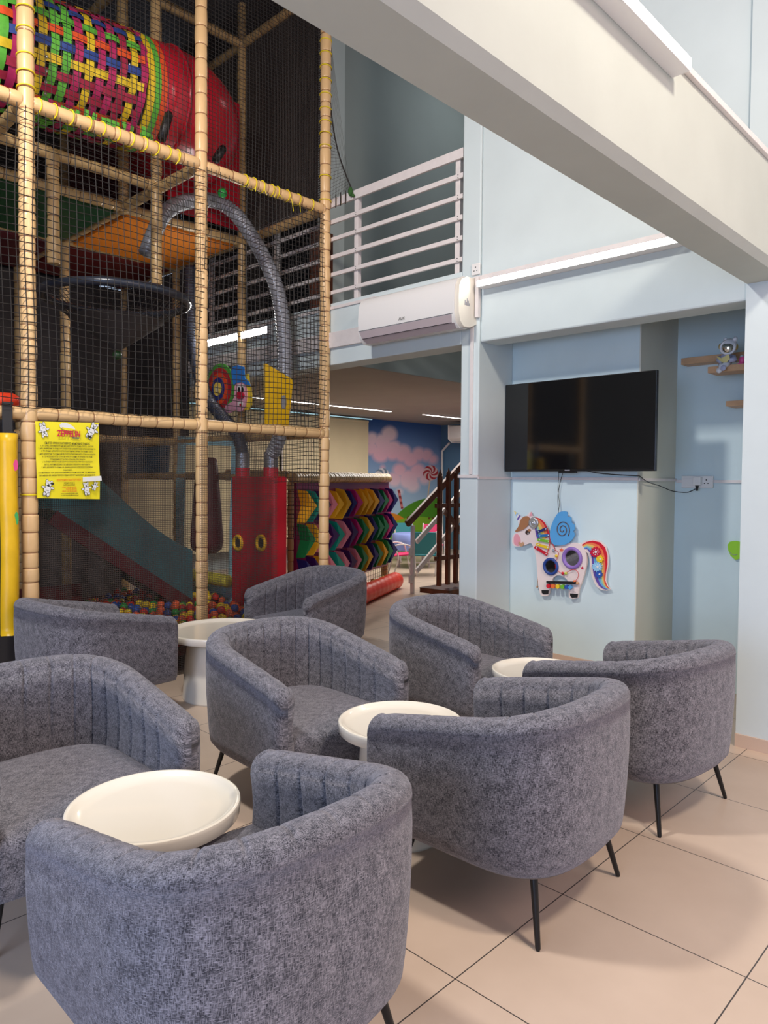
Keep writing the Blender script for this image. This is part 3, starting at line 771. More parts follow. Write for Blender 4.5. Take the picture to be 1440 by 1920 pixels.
def slabpx(pts, name, mt, par, X, d=.012, f=Z4): return build(MB().slab([f(x, y, X) for x, y in pts], (-d, 0, 0)), name, mt, par)
def ell(cx, cy, rx, ry, n=28): return [(cx+rx*math.cos(2*PI*i/n), cy+ry*math.sin(2*PI*i/n)) for i in range(n)]
slabpx([(402, 215), (450, 215), (455, 290), (470, 330), (480, 430), (478, 510), (450, 560), (400, 560), (395, 300)], 'hair', mat('clown_yellow', (.88, .62, .03), .45), t, CX_)
slabpx([(318, 330), (340, 300), (380, 292), (415, 310), (430, 360), (432, 440), (420, 520), (400, 560), (370, 580), (325, 560), (270, 590), (215, 570), (225, 520), (290, 480), (312, 440)], 'face', mat('clown_pink', (.80, .38, .50), .45), t, CX_-.012)
slabpx([(280, 190), (300, 145), (350, 128), (405, 145), (412, 250), (450, 285), (465, 325), (430, 320), (385, 290), (330, 300), (305, 320), (300, 280)], 'hat', mat('clown_blue', (.03, .20, .62), .4), t, CX_-.020)
for ex in (352, 386):
    slabpx(ell(ex, 352, 16, 42), 'eye_white', M_WHITE, t, CX_-.024, .003); slabpx(ell(ex, 365, 10, 26), 'pupil', mat('black_vinyl', (.015, .013, .013), .4), t, CX_-.027, .003)
slabpx(ell(370, 420, 36, 34), 'nose', mat('clown_red', (.50, .01, .04), .35), t, CX_-.024, .02)
slabpx(ell(365, 498, 26, 24), 'mouth_patch', M_WHITE, t, CX_-.024, .003); slabpx(ell(365, 510, 8, 14), 'mouth', mat('clown_red', (.50, .01, .04), .35), t, CX_-.027, .004)
t = thing('yellow_panel', 'yellow slanted plastic panel with a small round hole beside the grey hose', 'play panel', at(525, 800, 'y', 5.02))
YP = [at(u_, v_, 'y', 5.02) for u_, v_ in ((497, 682), (500, 682), (548, 711), (549, 720), (541, 800), (499, 800))]
build(MB().slab(YP, (0, .02, 0)), 'board', M_YEL, t)
build(MB().slab([at(532+5*math.cos(a*.35), 754+13*math.sin(a*.35), 'y', 5.015) for a in range(18)], (0, .004, 0)), 'hole', M_HOSE, t)

# blue vinyl frame with punch bag and roller behind
BP = 4.10
t = thing('window_panel', 'light blue vinyl frame panel hanging at the back of the ball pit', 'panel', at(385, 1115, 'x', BP))
o_ = [(334, 818), (444, 824), (436, 1132), (322, 1101)]; i_ = [(346, 835), (434, 836), (428, 1092), (341, 1078)]
O = [at(a, b, 'x', BP) for a, b in o_]; I = [at(a, b, 'x', BP) for a, b in i_]
mb = MB()
for k in range(4): mb.slab([O[k], O[(k+1) % 4], I[(k+1) % 4], I[k]], (.02, 0, 0))
build(mb, 'vinyl_border', M_BLUEV, t)
gl = bpy.data.materials.new('clear_film'); gl.use_nodes = True; _set(gl.node_tree.nodes['Principled BSDF'], Base_Color=(.9, .95, .96, 1), Roughness=.08, Transmission_Weight=1., IOR=1.02, Alpha=.25)
build(MB().slab(I, (.002, 0, 0)), 'clear_film', gl, t)
t = thing('punch_bag', 'dark maroon punch bag hanging behind the blue vinyl frame', 'punch bag', (3.72, 6.35, .6))
c = at(388, 950, 'y', 6.35); zt = at(398, 858, 'y', 6.35).z; zb = at(395, 1036, 'y', 6.35).z
build(MB().tube([(c.x, 6.35, z) for z in (zt, zt-.02, zt-.1, (zt+zb)/2, zb+.12, zb+.04, zb)], [.07, .10, .11, .14, .165, .15, .10], 24), 'bag', M_MAROON, t, smooth='all')
build(MB().bar((c.x, 6.35, zt), (c.x, 6.35, 1.80), .02), 'strap', M_NET, t)
a, b = at(344, 1075, 'x', 4.0), at(428, 1090, 'x', 4.0)
tag(build(MB().tube([a, a.lerp(b, .02), a.lerp(b, .98), b], [.05, .062, .062, .05], 20), 'foam_roller', mat('yellow_green_foam', (.60, .52, .06), .6, noise=.2, nscale=20), smooth='all'), 'yellow foam roller lying across the bottom of the blue frame', 'foam roller')

# slide
t = thing('slide', 'dark teal slide running down into the ball pit behind the net', 'slide', (3.0, 6.3, .3))
SA = at(70, 890, 'y', 6.25); SB = at(330, 1075, 'y', 6.25)
def slide_path(k): 
    f = k/10; p = SA.lerp(SB, f); p.z += .10*math.sin(PI*f)*(.4-f)*2; return p
rows = []
vs = []; W2 = .30
profile = [(-W2, .24), (-W2+.03, .25), (-W2+.05, .20), (-W2+.08, .03), (-.1, 0), (.1, 0), (W2-.08, .03), (W2-.05, .20), (W2-.03, .25), (W2, .24), (W2, -.28), (-W2, -.28)]
for k in range(11):
    p = slide_path(k)
    for a_, h_ in profile: vs.append(p+Vector((0, a_, h_)))
n = len(profile); fs = [(k*n+i, k*n+(i+1) % n, (k+1)*n+(i+1) % n, (k+1)*n+i) for k in range(10) for i in range(n)]+[tuple(range(n)), tuple(10*n+i for i in range(n))]
build(MB().add(vs, fs), 'chute', M_TEALD, t, smooth=True)
mb = MB().bar(slide_path(0)+Vector((0, -W2-.01, -.34)), slide_path(10)+Vector((0, -W2-.01, -.30)), .03, .12); build(mb, 'edge_rail', M_MAROON, t)
mb = MB().slab([at(u_, v_, 'x', PX[2]-.02) for u_, v_ in ((240, 832), (316, 834), (314, 900), (238, 898))], (.02, 0, 0))
tag(build(mb, 'wall_panel', mat('grey_blue_board', (.07, .13, .20), .5, noise=.2)), 'small grey-blue rectangular panel between poles behind the fine net', 'panel')

tag(build(MB().slab([(1.76, 4.80, 0), (2.06, 4.80, 0), (3.05, 7.12, 0), (1.76, 7.12, 0)], (0, 0, .40)), 'padded_step', M_MAROON), 'low dark maroon padded step at the left of the ball pit', 'step')
# hanging pad, strap and cushion at far left
t = thing('hanging_pad', 'long yellow vinyl pad hanging from a black strap at the left edge', 'pad', at(16, 1190, 'y', 4.66))
a, b = at(3, 812, 'y', 4.64), at(31, 812, 'y', 4.64); z1 = at(16, 1190, 'y', 4.64).z
vs = []; K = 24
for k in range(K+1):
    z = a.z+(z1-a.z)*k/K; w = .004*math.sin(k*2.1)+.003*math.sin(k*5.3); dx = .003*math.sin(k*.35); x0 = a.x-.02; x1 = b.x
    for x_, y_ in ((x0, 4.62), (x0+.03, 4.60+w), ((x0+x1)/2, 4.59-w), (x1-.02, 4.60+w), (x1, 4.62), (x1-.01, 4.66), (x0+.01, 4.66)): vs.append((x_-dx, y_, z))
n = 7; fs = [(k*n+i, (k+1)*n+i, (k+1)*n+(i+1) % n, k*n+(i+1) % n) for k in range(K) for i in range(n)]+[tuple(range(n)), tuple(K*n+i for i in range(n))]
build(MB().add(vs, fs), 'pad_body', M_YEL, t, smooth='all')
sx = at(15, 780, 'y', 4.66).x
build(MB().box(sx-.03, sx+.03, 4.668, 4.676, 1.70, 1.90).box(sx-.03, sx+.03, 4.61, 4.618, 1.70, 1.72).box(sx-.03, sx+.03, 4.655, 4.672, 1.885, 1.90), 'strap', mat('black_webbing', (.02, .02, .022), .35), t, bevel=.003)
build(MB().slab([at(29+5*math.cos(q*.5), 872+11*math.sin(q*.5), 'y', 4.60) for q in range(12)], (0, .004, 0)), 'printed_flower', mat('pink_print', (.75, .06, .25), .5), t)
build(MB().slab([at(30+5*math.cos(q*.5), 972+13*math.sin(q*.5), 'y', 4.60) for q in range(12)], (0, .004, 0)), 'printed_flower', mat('green_print', (.05, .40, .10), .5), t)
a, b = at(-20, 752, 'y', 4.9), at(35, 752, 'y', 4.9)
tag(build(MB().tube([a, a.lerp(b, .3), a.lerp(b, .8), b], [.05, .055, .05, .03], 16), 'foam_cushion', mat('orange_red_vinyl', (.85, .06, .02), .35), smooth='all'), 'orange-red cushion resting on the padded bar at the left edge', 'cushion')
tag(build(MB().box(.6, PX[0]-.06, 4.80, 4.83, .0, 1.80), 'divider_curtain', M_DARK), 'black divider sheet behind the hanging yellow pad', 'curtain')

# ------------------------------------------------------------------ yellow rules poster
PYL = FY-.075
P0 = at(66, 790, 'y', PYL); P1_ = at(185, 793, 'y', PYL); P2_ = at(188, 936, 'y', PYL); P3_ = at(70, 934, 'y', PYL)
po = thing('rules_poster', 'yellow poster of play rules with white cartoon animals tied to the net', 'poster', (P3_.x, PYL, P3_.z))
vs = []; n = 12
for i in range(n+1):
    for j in range(n+1):
        p = P0.lerp(P1_, j/n).lerp(P3_.lerp(P2_, j/n), i/n); p.y += -.006*math.sin(PI*j/n*1.3)*(i/n)-.004*math.sin(i*.9); vs.append(p)
fr = [(i*(n+1)+j, i*(n+1)+j+1, (i+1)*(n+1)+j+1, (i+1)*(n+1)+j) for i in range(n) for j in range(n)]
m1 = MB().add(vs, fr); m1.add([p+Vector((0, .002, 0)) for p in vs], [f[::-1] for f in fr])
build(m1, 'sheet', mat('poster_yellow', (.90, .76, .01), .4), po, smooth='all')
def Q(x, y, d=.014):     # zoomed poster pixels (50,780)+/9
    p = at(50+x/9, 780+y/9, 'y', PYL); p.y = PYL-d; return p
RR = (Q(1000, 700)-Q(300, 695)); RR /= RR.length; UU = Vector((0, 0, 1))
def line(s_, cx, cy, width, hgt, mb):
    tmp = MB(); tmp.text(s_, (0, 0, 0), (1, 0, 0), (0, 1, 0), 1., bold=.025)
    if not tmp.v: return
    a = np.array(tmp.v); w = a[:, 0].max()-a[:, 0].min(); h = max(.5, a[:, 1].max()-a[:, 1].min()); O_ = Q(cx, cy)
    Wm = width/9*.0034; Hm = hgt/9*.0034*1.25; mx_ = (a[:, 0].max()+a[:, 0].min())/2
    mb.add([O_+RR*((x-mx_)/w*Wm)+UU*((y)/h*Hm) for x, y, z in tmp.v], tmp.f)
M_INK = mat('black_ink', (.02, .02, .01), .6)
body = MB()
line('ΟΔΗΓΙΕΣ ΧΡΗΣΗΣ ΕΛΕΥΘΕΡΗΣ / ΔΙΑΔΟΧΙΚΗΣ ΠΑΙΔΕΙΑΣ', 680, 480, 750, 30, body)
TX_ = ['1. ΟΙ ΓΟΝΕΙΣ ΠΑΡΑΜΕΝΟΥΝ ΕΔΩ ΚΑΙ ΕΛΕΓΧΟΥΝ ΤΑ ΠΑΙΔΙΑ ΤΟΥΣ 2 - 12 ΕΤΩΝ.', '2. ΔΕΝ ΑΦΗΝΟΥΜΕ ΤΑ ΠΑΙΔΙΑ ΝΑ ΠΑΙΖΟΥΝ ΜΕ ΑΙΧΜΗΡΑ ΜΕΣΑ ΣΤΗΝ ΚΑΤΑΣΚΕΥΗ.',
 '3. ΤΑ ΠΑΙΔΙΑ ΜΠΑΙΝΟΥΝ ΣΤΟ ΠΑΙΧΝΙΔΙ ΜΕ ΟΡΘΙΑ ΤΑ ΠΟΔΙΑ ΤΟΥΣ.', '4. ΔΕΝ ΑΦΗΝΟΥΜΕ ΤΑ ΠΑΙΔΙΑ ΜΕ ΦΑΓΗΤΟ Ή ΠΑΙΧΝΙΔΙΑ ΜΕΣΑ ΣΤΗΝ ΚΑΤΑΣΚΕΥΗ.',
 '5. ΓΟΝΕΙΣ ΕΛΕΓΧΕΤΕ ΟΤΑΝ ΒΓΑΙΝΟΥΝ ΠΑΙΔΙΑ Ή ΑΝΟΙΓΕΙ ΤΟ ΠΑΙΔΙ', 'ΣΥΓΚΕΚΡΙΜΕΝΟΣ ΓΙΑ ΤΗΝ ΑΣΦΑΛΕΙΑ ΤΩΝ ΠΑΙΔΙΩΝ.',
 '6. ΤΑ ΠΑΙΔΙΑ ΠΡΕΠΕΙ ΝΑ ΒΓΑΖΟΥΝ ΤΑ ΠΑΠΟΥΤΣΙΑ ΠΡΙΝ ΤΗΝ ΠΑΙΧΤΟΥΝ', 'ΕΚΤΟΣ ΠΑΙΧΝΙΔΙΑ ΚΟΣΜΟΥ ΤΟΥ ΔΕΝ ΕΙΝΑΙ ΥΠΕΥΘΥΝΟ Η ΚΑΤΑΣΚΕΥΗ.', '7. ΔΕΝ ΑΦΗΝΕΤΕ ΤΑ ΠΑΙΔΙΑ ΝΑ ΣΚΑΡΦΑΛΩΝΟΥΝ ΕΠΙΠΛΕΟΝ ΕΞΩΤΕΡΙΚΑ',
 'Ή ΕΛΕΥΘΕΡΑ.', '8. Η ΔΙΑΡΚΕΙΑ ΤΟΥ ΕΛΕΓΧΟΥ ΜΕΧΡΙ ΤΟ ΠΑΙΔΙ ΕΙΝΑΙ ΜΕ ΤΟ ΔΙΚΑΙΩΜΑ', 'ΤΩΝ ΜΕΛΩΝ ΣΕ ΑΜΕΣΗ ΠΕΡΙΟΧΗ ΕΚΔΗΛΩΣΗΣ Ή ΔΗΜΟΣΙΟΥ ΔΙΑΣΚΕΔΑΣΗΣ.']
for (s_, cy, w_) in zip(TX_, (520, 565, 607, 655, 700, 745, 785, 830, 875, 922, 965, 1010), (880, 950, 860, 950, 830, 590, 840, 760, 850, 150, 950, 940)): line(s_, 680, cy, w_, 20, body)
line('ΙΠΠΟΚΡΑΤΟΥΣ 93', 705, 1140, 180, 18, body); line('16777 ΕΛΛΗΝΙΚΟ', 705, 1172, 190, 18, body); line('www.zeppelindesign.com', 710, 1312, 290, 16, body); line('email: zeppelin@otenet.gr', 715, 1342, 300, 14, body)
build(body, 'rules_text', M_INK, po)
rd = MB(); line('ΠΟΛΥΧΩΡΟΙ ΠΛΑΣΤΟΤΥΠΟΥ', 705, 1095, 410, 30, rd); build(rd, 'company_text', mat('orange_ink', (.80, .15, .01), .5), po); rd = MB(); line('ΤΗΛ: 210 96 46 222', 705, 1212, 240, 18, rd); line('210 96 46 555', 740, 1243, 180, 18, rd); line('FAX: 210 96 46 666', 710, 1278, 240, 18, rd)
build(rd, 'contact_text', mat('orange_ink', (.80, .15, .01), .5), po)
hd = MB(); line('ZEPPELIN', 695, 345, 385, 82, hd); build(hd, 'logo_text', mat('red_ink', (.62, .01, .05), .45), po, )
build(MB().slab([Q(760, 355, .012), Q(875, 362, .012), Q(872, 385, .012), Q(757, 378, .012)], (0, .001, 0)), 'logo_tab', mat('slate_ink', (.10, .12, .14), .5), po)
def critter(cx, cy, sc, rot, dark=None):
    ca, sa = math.cos(rot), math.sin(rot)
    def T(x, y, d): return Q(cx+sc*(x*ca-y*sa), cy+sc*(x*sa+y*ca), d)
    parts = [(0, 20, 48, 62), (0, -62, 44, 38), (-34, -98, 16, 18), (34, -98, 16, 18), (-62, 0, 30, 15), (60, -14, 32, 14), (-26, 90, 19, 34), (28, 92, 19, 32)]
    ou, wh, ik = MB(), MB(), MB()
    for a, b, rx, ry in parts:
        ou.slab([T(a+(rx+5)*math.cos(q*PI/12), b+(ry+5)*math.sin(q*PI/12), .009) for q in range(24)], (0, .0005, 0))
        wh.slab([T(a+rx*math.cos(q*PI/12), b+ry*math.sin(q*PI/12), .011) for q in range(24)], (0, .0005, 0))
    for a, b, rx, ry in ((-15, -70, 5, 8), (15, -70, 5, 8), (0, -56, 9, 6), (0, -42, 16, 3), (0, 34, 26, 3), (-30, 112, 14, 3), (30, 112, 14, 3)):
        ik.slab([T(a+rx*math.cos(q*PI/6), b+ry*math.sin(q*PI/6), .0125) for q in range(12)], (0, .0005, 0))
    if dark: ik.slab([T(dark[0]+dark[2]*math.cos(q*PI/8), dark[1]+dark[3]*math.sin(q*PI/8), .0125) for q in range(16)], (0, .0005, 0))
    build(ou, 'cartoon_outline', M_INK, po); build(wh, 'cartoon_animal', mat('paper_white', (.80, .78, .74), .6), po); build(ik, 'cartoon_face', M_INK, po)
critter(275, 235, 1.05, 2.9); critter(1090, 245, 1.15, .5, (10, 95, 40, 14)); critter(345, 1215, 1.15, .25, (48, -78, 26, 18)); critter(1000, 1225, .92, -.15); critter(1140, 1180, .62, .35)
build(MB().slab([Q(930, 1030, .016), Q(1240, 1010, .016), Q(1250, 1090, .016), Q(930, 1110, .016)], (0, .001, 0)), 'tape_strip', mat('paper_white', (.80, .78, .74), .6), po)
bl = [Q(x, y, .013) for x, y in [(540, 150), (580, 115), (660, 118), (740, 155), (800, 205), (805, 235), (760, 250), (680, 255), (600, 225), (550, 190)]]
build(MB().slab(bl, (0, .001, 0)), 'airship_print', mat('paper_white', (.80, .78, .74), .6), po)
build(MB().slab([Q(x, y, .015) for x, y in [(575, 190), (680, 205), (790, 222), (805, 240), (750, 252), (660, 245), (600, 225)]], (0, .001, 0)), 'airship_stripe', mat('poster_yellow', (.90, .76, .01), .4), po)

# ------------------------------------------------------------------ balls
BC = [('red', (.62, .03, .02)), ('yellow', (.85, .60, .02)), ('blue', (.02, .08, .38)), ('green', (.03, .30, .04)), ('orange', (.80, .13, .04))]
ball0 = {}
for nme, c in BC:
    mb = MB().sph((0, 0, 0), .036, 18); o = build(mb, 'plastic_ball', mat('ball_'+nme, c, .3), smooth='all'); o.location = (0, 0, 0)
    ball0[nme] = o
def in_chute(x, y): return False
cand = []
row = 0; y = 4.80
while y < 7.1:
    x = 1.80+(.036 if row % 2 else 0)
    while x < 4.06:
        q = x/y
        if q > .435 and not (x > 3.80 and 5.05 < y < 6.05):
            px_, py_ = prj((x, y, .23)); z = .225+rng.uniform(-.035, .04)+.03*math.sin(x*5+y*4)
            vis = 190 < px_ < 470 and 1095 < py_ < 1185
            cand.append((x+rng.uniform(-.012, .012), y+rng.uniform(-.012, .012), z, vis, px_, py_))
        x += .073
    y += .0635; row += 1
cand.sort(key=lambda c: (not c[3], c[1]+c[0]))
used = set(); stuffb = {k: MB() for k, _ in BC}; far = []
for i, (x, y, z, vis, a_, b_) in enumerate(cand):
    nme = rng.choices([k for k, _ in BC], (24, 22, 20, 17, 20))[0]
    if i < 300:
        if nme not in used: o = ball0[nme]; used.add(nme)
        else: o = ball0[nme].copy(); COL.objects.link(o)
        o.location = (x, y, z); o['label'] = '%s plastic ball lying in the ball pit behind the net' % nme; o['category'] = 'ball'; o['group'] = '%s balls in the ball pit' % nme
    else: far.append((x, y, z-.036, dict(BC)[nme]))
mb = MB()
for x, y, z, c in far:
    s0 = len(mb.f); mb.sph((x, y, z+.036), .036, 10)
    for k in range(s0, len(mb.f)): mb.fc[k] = c
for i in range(46):
    x, y, z = rng.uniform(.75, 1.62), rng.uniform(4.86, 5.5), .30+rng.uniform(-.03, .05)
    s0 = len(mb.f); mb.sph((x, y, z), .036, 10); c = dict(BC)[rng.choice([k for k, _ in BC])]
    for k in range(s0, len(mb.f)): mb.fc[k] = c
tag(build(mb, 'more_plastic_balls', vcol('ball_paint', .3), smooth='all'), 'remaining coloured balls filling the rest of the ball pit', 'balls', kind='stuff')
tag(build(MB().slab([(2.08, 4.79, .13), (4.08, 4.79, .13), (4.08, 7.13, .13), (3.07, 7.13, .13)], (0, 0, .045)), 'ball_pit_fill', M_MAROON), 'dark padded bed beneath the plastic balls', 'pad')

# ------------------------------------------------------------------ beyond the opening: coloured pocket wall
D0 = Vector((4.48, 5.52, 0)); D1 = Vector((7.02, 6.70, 0)); DD = (D1-D0).normalized(); DN = Vector((DD.y, -DD.x, 0))
pw = thing('pocket_panel', 'purple soft wall covered with coloured folded arrow pockets, padded rail on top', 'play panel', tuple((D0+D1)/2))
build(MB().slab([D0+Vector((0, 0, .30)), D1+Vector((0, 0, .30)), D1+Vector((0, 0, 1.42)), D0+Vector((0, 0, 1.42))], -DN*.05), 'backboard', mat('purple_vinyl', (.20, .010, .07), .35), pw)
sleeve(D0+Vector((0, 0, 1.46))-DD*.1, D1+Vector((0, 0, 1.46)), .05, M_FOAM_DARK, 'padded_rail', pw, step=.06)
sleeve(D0+Vector((-.2, .9, 1.50)), D1+Vector((.0, .0, 1.48)), .045, M_FOAM_DARK, 'padded_rail', pw, step=.06)
for q_ in (0., 1.0): sleeve(D0.lerp(D1, q_)+Vector((0, .07, 0)), D0.lerp(D1, q_)+Vector((0, .07, 1.42)), .045, M_FOAM_DARK, 'padded_post', pw)
PCOL = {'y': (.85, .42, .02), 'n': (.02, .02, .16), 'g': (.01, .20, .06), 't': (.01, .28, .22), 'p': (.75, .22, .30), 'm': (.55, .02, .18), 'd': (.05, .01, .10)}
rows3 = ['ytdpyynmyyyngm', 'gypdtpdmgynggr'.replace('r', 'm'), 'ndyptpdpgyngyg']
LL = (D1-D0).length
for r_, rw in enumerate(rows3):
    zc = 1.18-.335*r_; n = 15
    for k, cc in enumerate((rw+'ngy')[:15]):
        s = LL*(k+.2+rng.uniform(-.1, .1))/n; h = .165*rng.uniform(.9, 1.05); w = .165*rng.uniform(.8, 1.1)
        def pp(a, z, o): return D0+DD*(s+a)+DN*o+Vector((0, 0, zc+z))
        v = [pp(-.02, h, .0), pp(-.01, h*.9, .10), pp(w, .0, .13), pp(-.03, -h, .09), pp(-.04, -h, .0), pp(.055, 0, .0), pp(.06, 0, .11), pp(w-.02, 0, .01)]
        build(MB().add(v, [(0, 1, 2, 7), (7, 2, 3, 4), (1, 6, 2), (6, 3, 2), (0, 5, 6, 1), (5, 4, 3, 6), (0, 7, 4, 5)]), 'folded_pocket', mat('pocket_'+cc, PCOL[cc], .28), pw)
# big pocket sticking out at the right end
v = [D1+Vector((0, 0, 1.36)), D1+Vector((.0, .0, .90)), D1+DD*.20+Vector((0, 0, 1.15))+DN*.02, D1+Vector((0, .08, 1.13))]
build(MB().add(v, [(0, 2, 1), (0, 3, 2), (1, 2, 3), (0, 1, 3)]), 'end_flap', mat('pocket_m', PCOL['m'], .28), pw)
mb = MB()
for k in range(34): p = D0.lerp(D1, k/33); mb.bar(p+Vector((0, 0, .02)), p+Vector((0, 0, .30)), .003)
for k in range(6): mb.bar(D0+Vector((0, 0, .04+.05*k)), D1+Vector((0, 0, .04+.05*k)), .003)
build(mb, 'skirt_net', M_NET, pw)
a = D0+DN*.16+DD*1.0+Vector((0, 0, .11)); b = D1+DN*.14+Vector((0, 0, .11)); pts = [a.lerp(b, k/30) for k in range(31)]
tag(build(MB().tube(pts, [.06]+[.105+.008*math.sin(k*2.4) for k in range(29)]+[.07], 18), 'bolster', mat('orange_red_vinyl', (.85, .06, .02), .35), smooth='all'), 'shiny orange-red bolster lying on the floor below the pocket wall', 'bolster')
mb = MB(); 
for k in range(70):
    p = (D0.lerp(D1, rng.uniform(.5, .98))+DN*rng.uniform(-.02, .05)); s0 = len(mb.f); mb.sph((p.x, p.y, .05+rng.uniform(0, .10)), .034, 8); c = dict(BC)[rng.choice([k for k, _ in BC])]
    for q_ in range(s0, len(mb.f)): mb.fc[q_] = c
tag(build(mb, 'spilled_balls', vcol('ball_paint2', .3), smooth='all'), 'small heap of balls between the pocket wall and the bolster', 'balls', kind='stuff')

# ------------------------------------------------------------------ staircase
stt = thing('staircase', 'dark wood and white metal staircase starting behind the wall pier', 'staircase', (6.83, 5.8, 0))
ry = 6.09
def SP(u_, v_, y=ry): return at(u_, v_, 'y', y)
a, b = SP(763, 983), SP(875, 862)
d = (b-a)
build(MB().bar(a, a+d*2.2, .05, .085), 'handrail', M_WOOD, stt, bevel=.008)
for (u0, v0, u1, v1) in ((781, 1016, 820, 972), (781, 1071, 818, 1026)):
    a, b = SP(u0, v0), SP(u1, v1); build(MB().bar(a, a+(b-a)*4.5, .03, .06), 'slanted_rail', M_PINKW, stt)
p = SP(776, 985); p2 = SP(773, 1117)
build(MB().bar((p2.x, ry, 0), (p2.x, ry, p.z), .05, .03), 'metal_post', M_PINKW, stt)
for v_ in (1034, 1085): q_ = SP(771, v_); build(MB().box(q_.x-.05, q_.x+.0, ry-.03, ry+.0, q_.z-.05, q_.z+.05), 'bracket', M_PINKW, stt)
by = 5.42
for u_ in (825, 841, 856):
    t_ = SP(u_, 890 if u_ > 826 else 893, by); xb = SP(u_-1, 1000, by).x
    build(MB().bar((xb, by, .20), (xb, by, t_.z), .045, .045).lathe([(.022, 0), (.030, .02), (.012, .05), (0, .09)], (xb, by, t_.z), n=10), 'baluster', M_WOOD, stt)
for z in (1.12, .50): build(MB().box(6.48, 7.3, by-.01, by+.02, z, z+.05), 'cross_rail', M_WOOD, stt)
build(MB().bar(SP(835, 960, by), SP(870, 1005, by), .03, .06), 'cross_rail', M_WOOD, stt)
build(MB().slab([(6.50, 5.68, .10), (6.56, 5.27, .10), (7.6, 5.27, .10), (7.6, 5.68, .10)], (0, 0, .06)), 'tread', M_WOOD, stt, bevel=.006)
build(MB().box(6.62, 7.5, 5.34, 5.38, 0, .10).box(6.62, 7.5, 5.58, 5.62, 0, .10), 'step_support', M_PINKW, stt)

# ------------------------------------------------------------------ dining set in the hall
def dining_chair(loc, rz, col, label):
    t = thing('garden_chair', label, 'chair', (0, 0, 0), 0, 'metal garden chairs in the hall')
    m_ = mat('sling_'+col[0], col[1], .6)
    for sx in (-1, 1):
        build(MB().tube(spline([(sx*.20, -.20, 0), (sx*.235, -.10, .42), (sx*.24, -.24, .60), (sx*.22, -.32, .92)], .06), .014, 8), 'rear_leg', M_PINKW, t, smooth='all')
        build(MB().tube(spline([(sx*.26, .30, 0), (sx*.255, .20, .45), (sx*.255, .14, .62), (sx*.25, -.05, .66), (sx*.235, -.22, .62)], .05), .014, 8), 'front_leg', M_PINKW, t, smooth='all')
    build(MB().slab([(-.23, .22, .44), (.23, .22, .44), (.22, -.20, .41), (-.22, -.20, .41)], (0, 0, .02)), 'seat', m_, t)
    build(MB().slab([(-.22, -.20, .44), (.22, -.20, .44), (.21, -.325, .90), (-.21, -.325, .90)], (0, .015, .004)), 'backrest', m_, t)
    build(MB().bar((-.25, .25, .22), (.25, .25, .22), .02), 'stretcher', M_PINKW, t)
    t.location = loc; t.rotation_euler = (0, 0, rz); t.scale = (.74, .74, .74); return t
PINK = ('pink', (.60, .02, .12)); TEAL = ('teal', (.02, .22, .26))
def FL(u_, v_): p = at(u_, v_, 'z', 0); return (p.x, p.y, 0)
dining_chair(FL(750, 1079), math.radians(-122), PINK, 'white-framed garden chair with dark pink seat nearest the pocket wall')
dining_chair(FL(797, 1078), math.radians(-50), TEAL, 'white-framed garden chair with teal backrest turned to the viewer, behind the slanted rails')
dining_chair(FL(764, 1052), math.radians(150), TEAL, 'teal-backed garden chair at the far side of the blue-covered table')
dining_chair(FL(812, 1056), math.radians(134), PINK, 'crimson-backed garden chair behind the pink-covered table')
def cloth_table(c, R, H, col, label, nm):
    t = thing('hall_table', label, 'table', (c[0], c[1], 0))
    n = 48; vs = []
    for k, (rr, z) in enumerate(((0, H), (R*.9, H), (R, H-.01), (R*1.03, H-.12), (R*1.06, H-.26))):
        for j in range(n):
            a = 2*PI*j/n; w = 1+(.03*math.sin(9*a) if k > 2 else 0)*(k-2); vs.append((c[0]+rr*w*math.cos(a), c[1]+rr*w*math.sin(a), z))
    build(MB().add(vs, [(k*n+j, k*n+(j+1) % n, (k+1)*n+(j+1) % n, (k+1)*n+j) for k in range(4) for j in range(n)]), 'cloth', mat(nm, col, .7), t, smooth='all')
    for sx in (-1, 1):
        for sy in (-1, 1): build(MB().cyl((c[0]+sx*R*.5, c[1]+sy*R*.5, 0), (c[0]+sx*R*.4, c[1]+sy*R*.4, H-.02), .016, n=8), 'leg', M_PINKW, t)
cloth_table((8.95, 7.95), .36, .56, (.22, .28, .60), 'small round table under a lilac-blue cloth in the hall', 'blue_cloth')
cloth_table((8.60, 8.95), .30, .58, (.80, .16, .28), 'round table under a pink cloth beyond the lilac-blue one', 'pink_cloth')
cloth_table((10.15, 7.15), .50, .56, (.75, .08, .17), 'large round table under a hot pink cloth behind the stair balusters', 'hot_pink_cloth')

# blinds, hall lamps and far air conditioner
for x0, x1, lb in ((3.9, 7.42, 'cream roller blind seen through the netting, left of the white pipe'), (7.50, 9.50, 'cream roller blind ending beside the cloud mural')):
    t = thing('roller_blind', lb, 'blind', ((x0+x1)/2, 9.6, .3), group='cream roller blinds')
    build(MB().box(x0, x1, 9.60, 9.606, .3, 2.50), 'fabric', M_CREAM, t)
    build(MB().cyl((x0, 9.62, 2.52), (x1, 9.62, 2.52), .03, n=12), 'roller', M_CREAM, t, smooth=True)
tag(build(MB().cyl((7.46, 9.58, 0), (7.46, 9.58, 2.6), .018, n=10), 'wall_pipe', M_PINKW), 'thin white vertical pipe between the cream blinds', 'pipe')
M_L1 = emis('lamp_white', (1, .97, .92), 26); M_L4 = emis('lamp_glare', (1, .97, .92), 45); M_L2 = emis('lamp_hall', (1, .97, .9), 9); M_L3 = emis('lamp_cyan', (.35, .8, .95), .5)
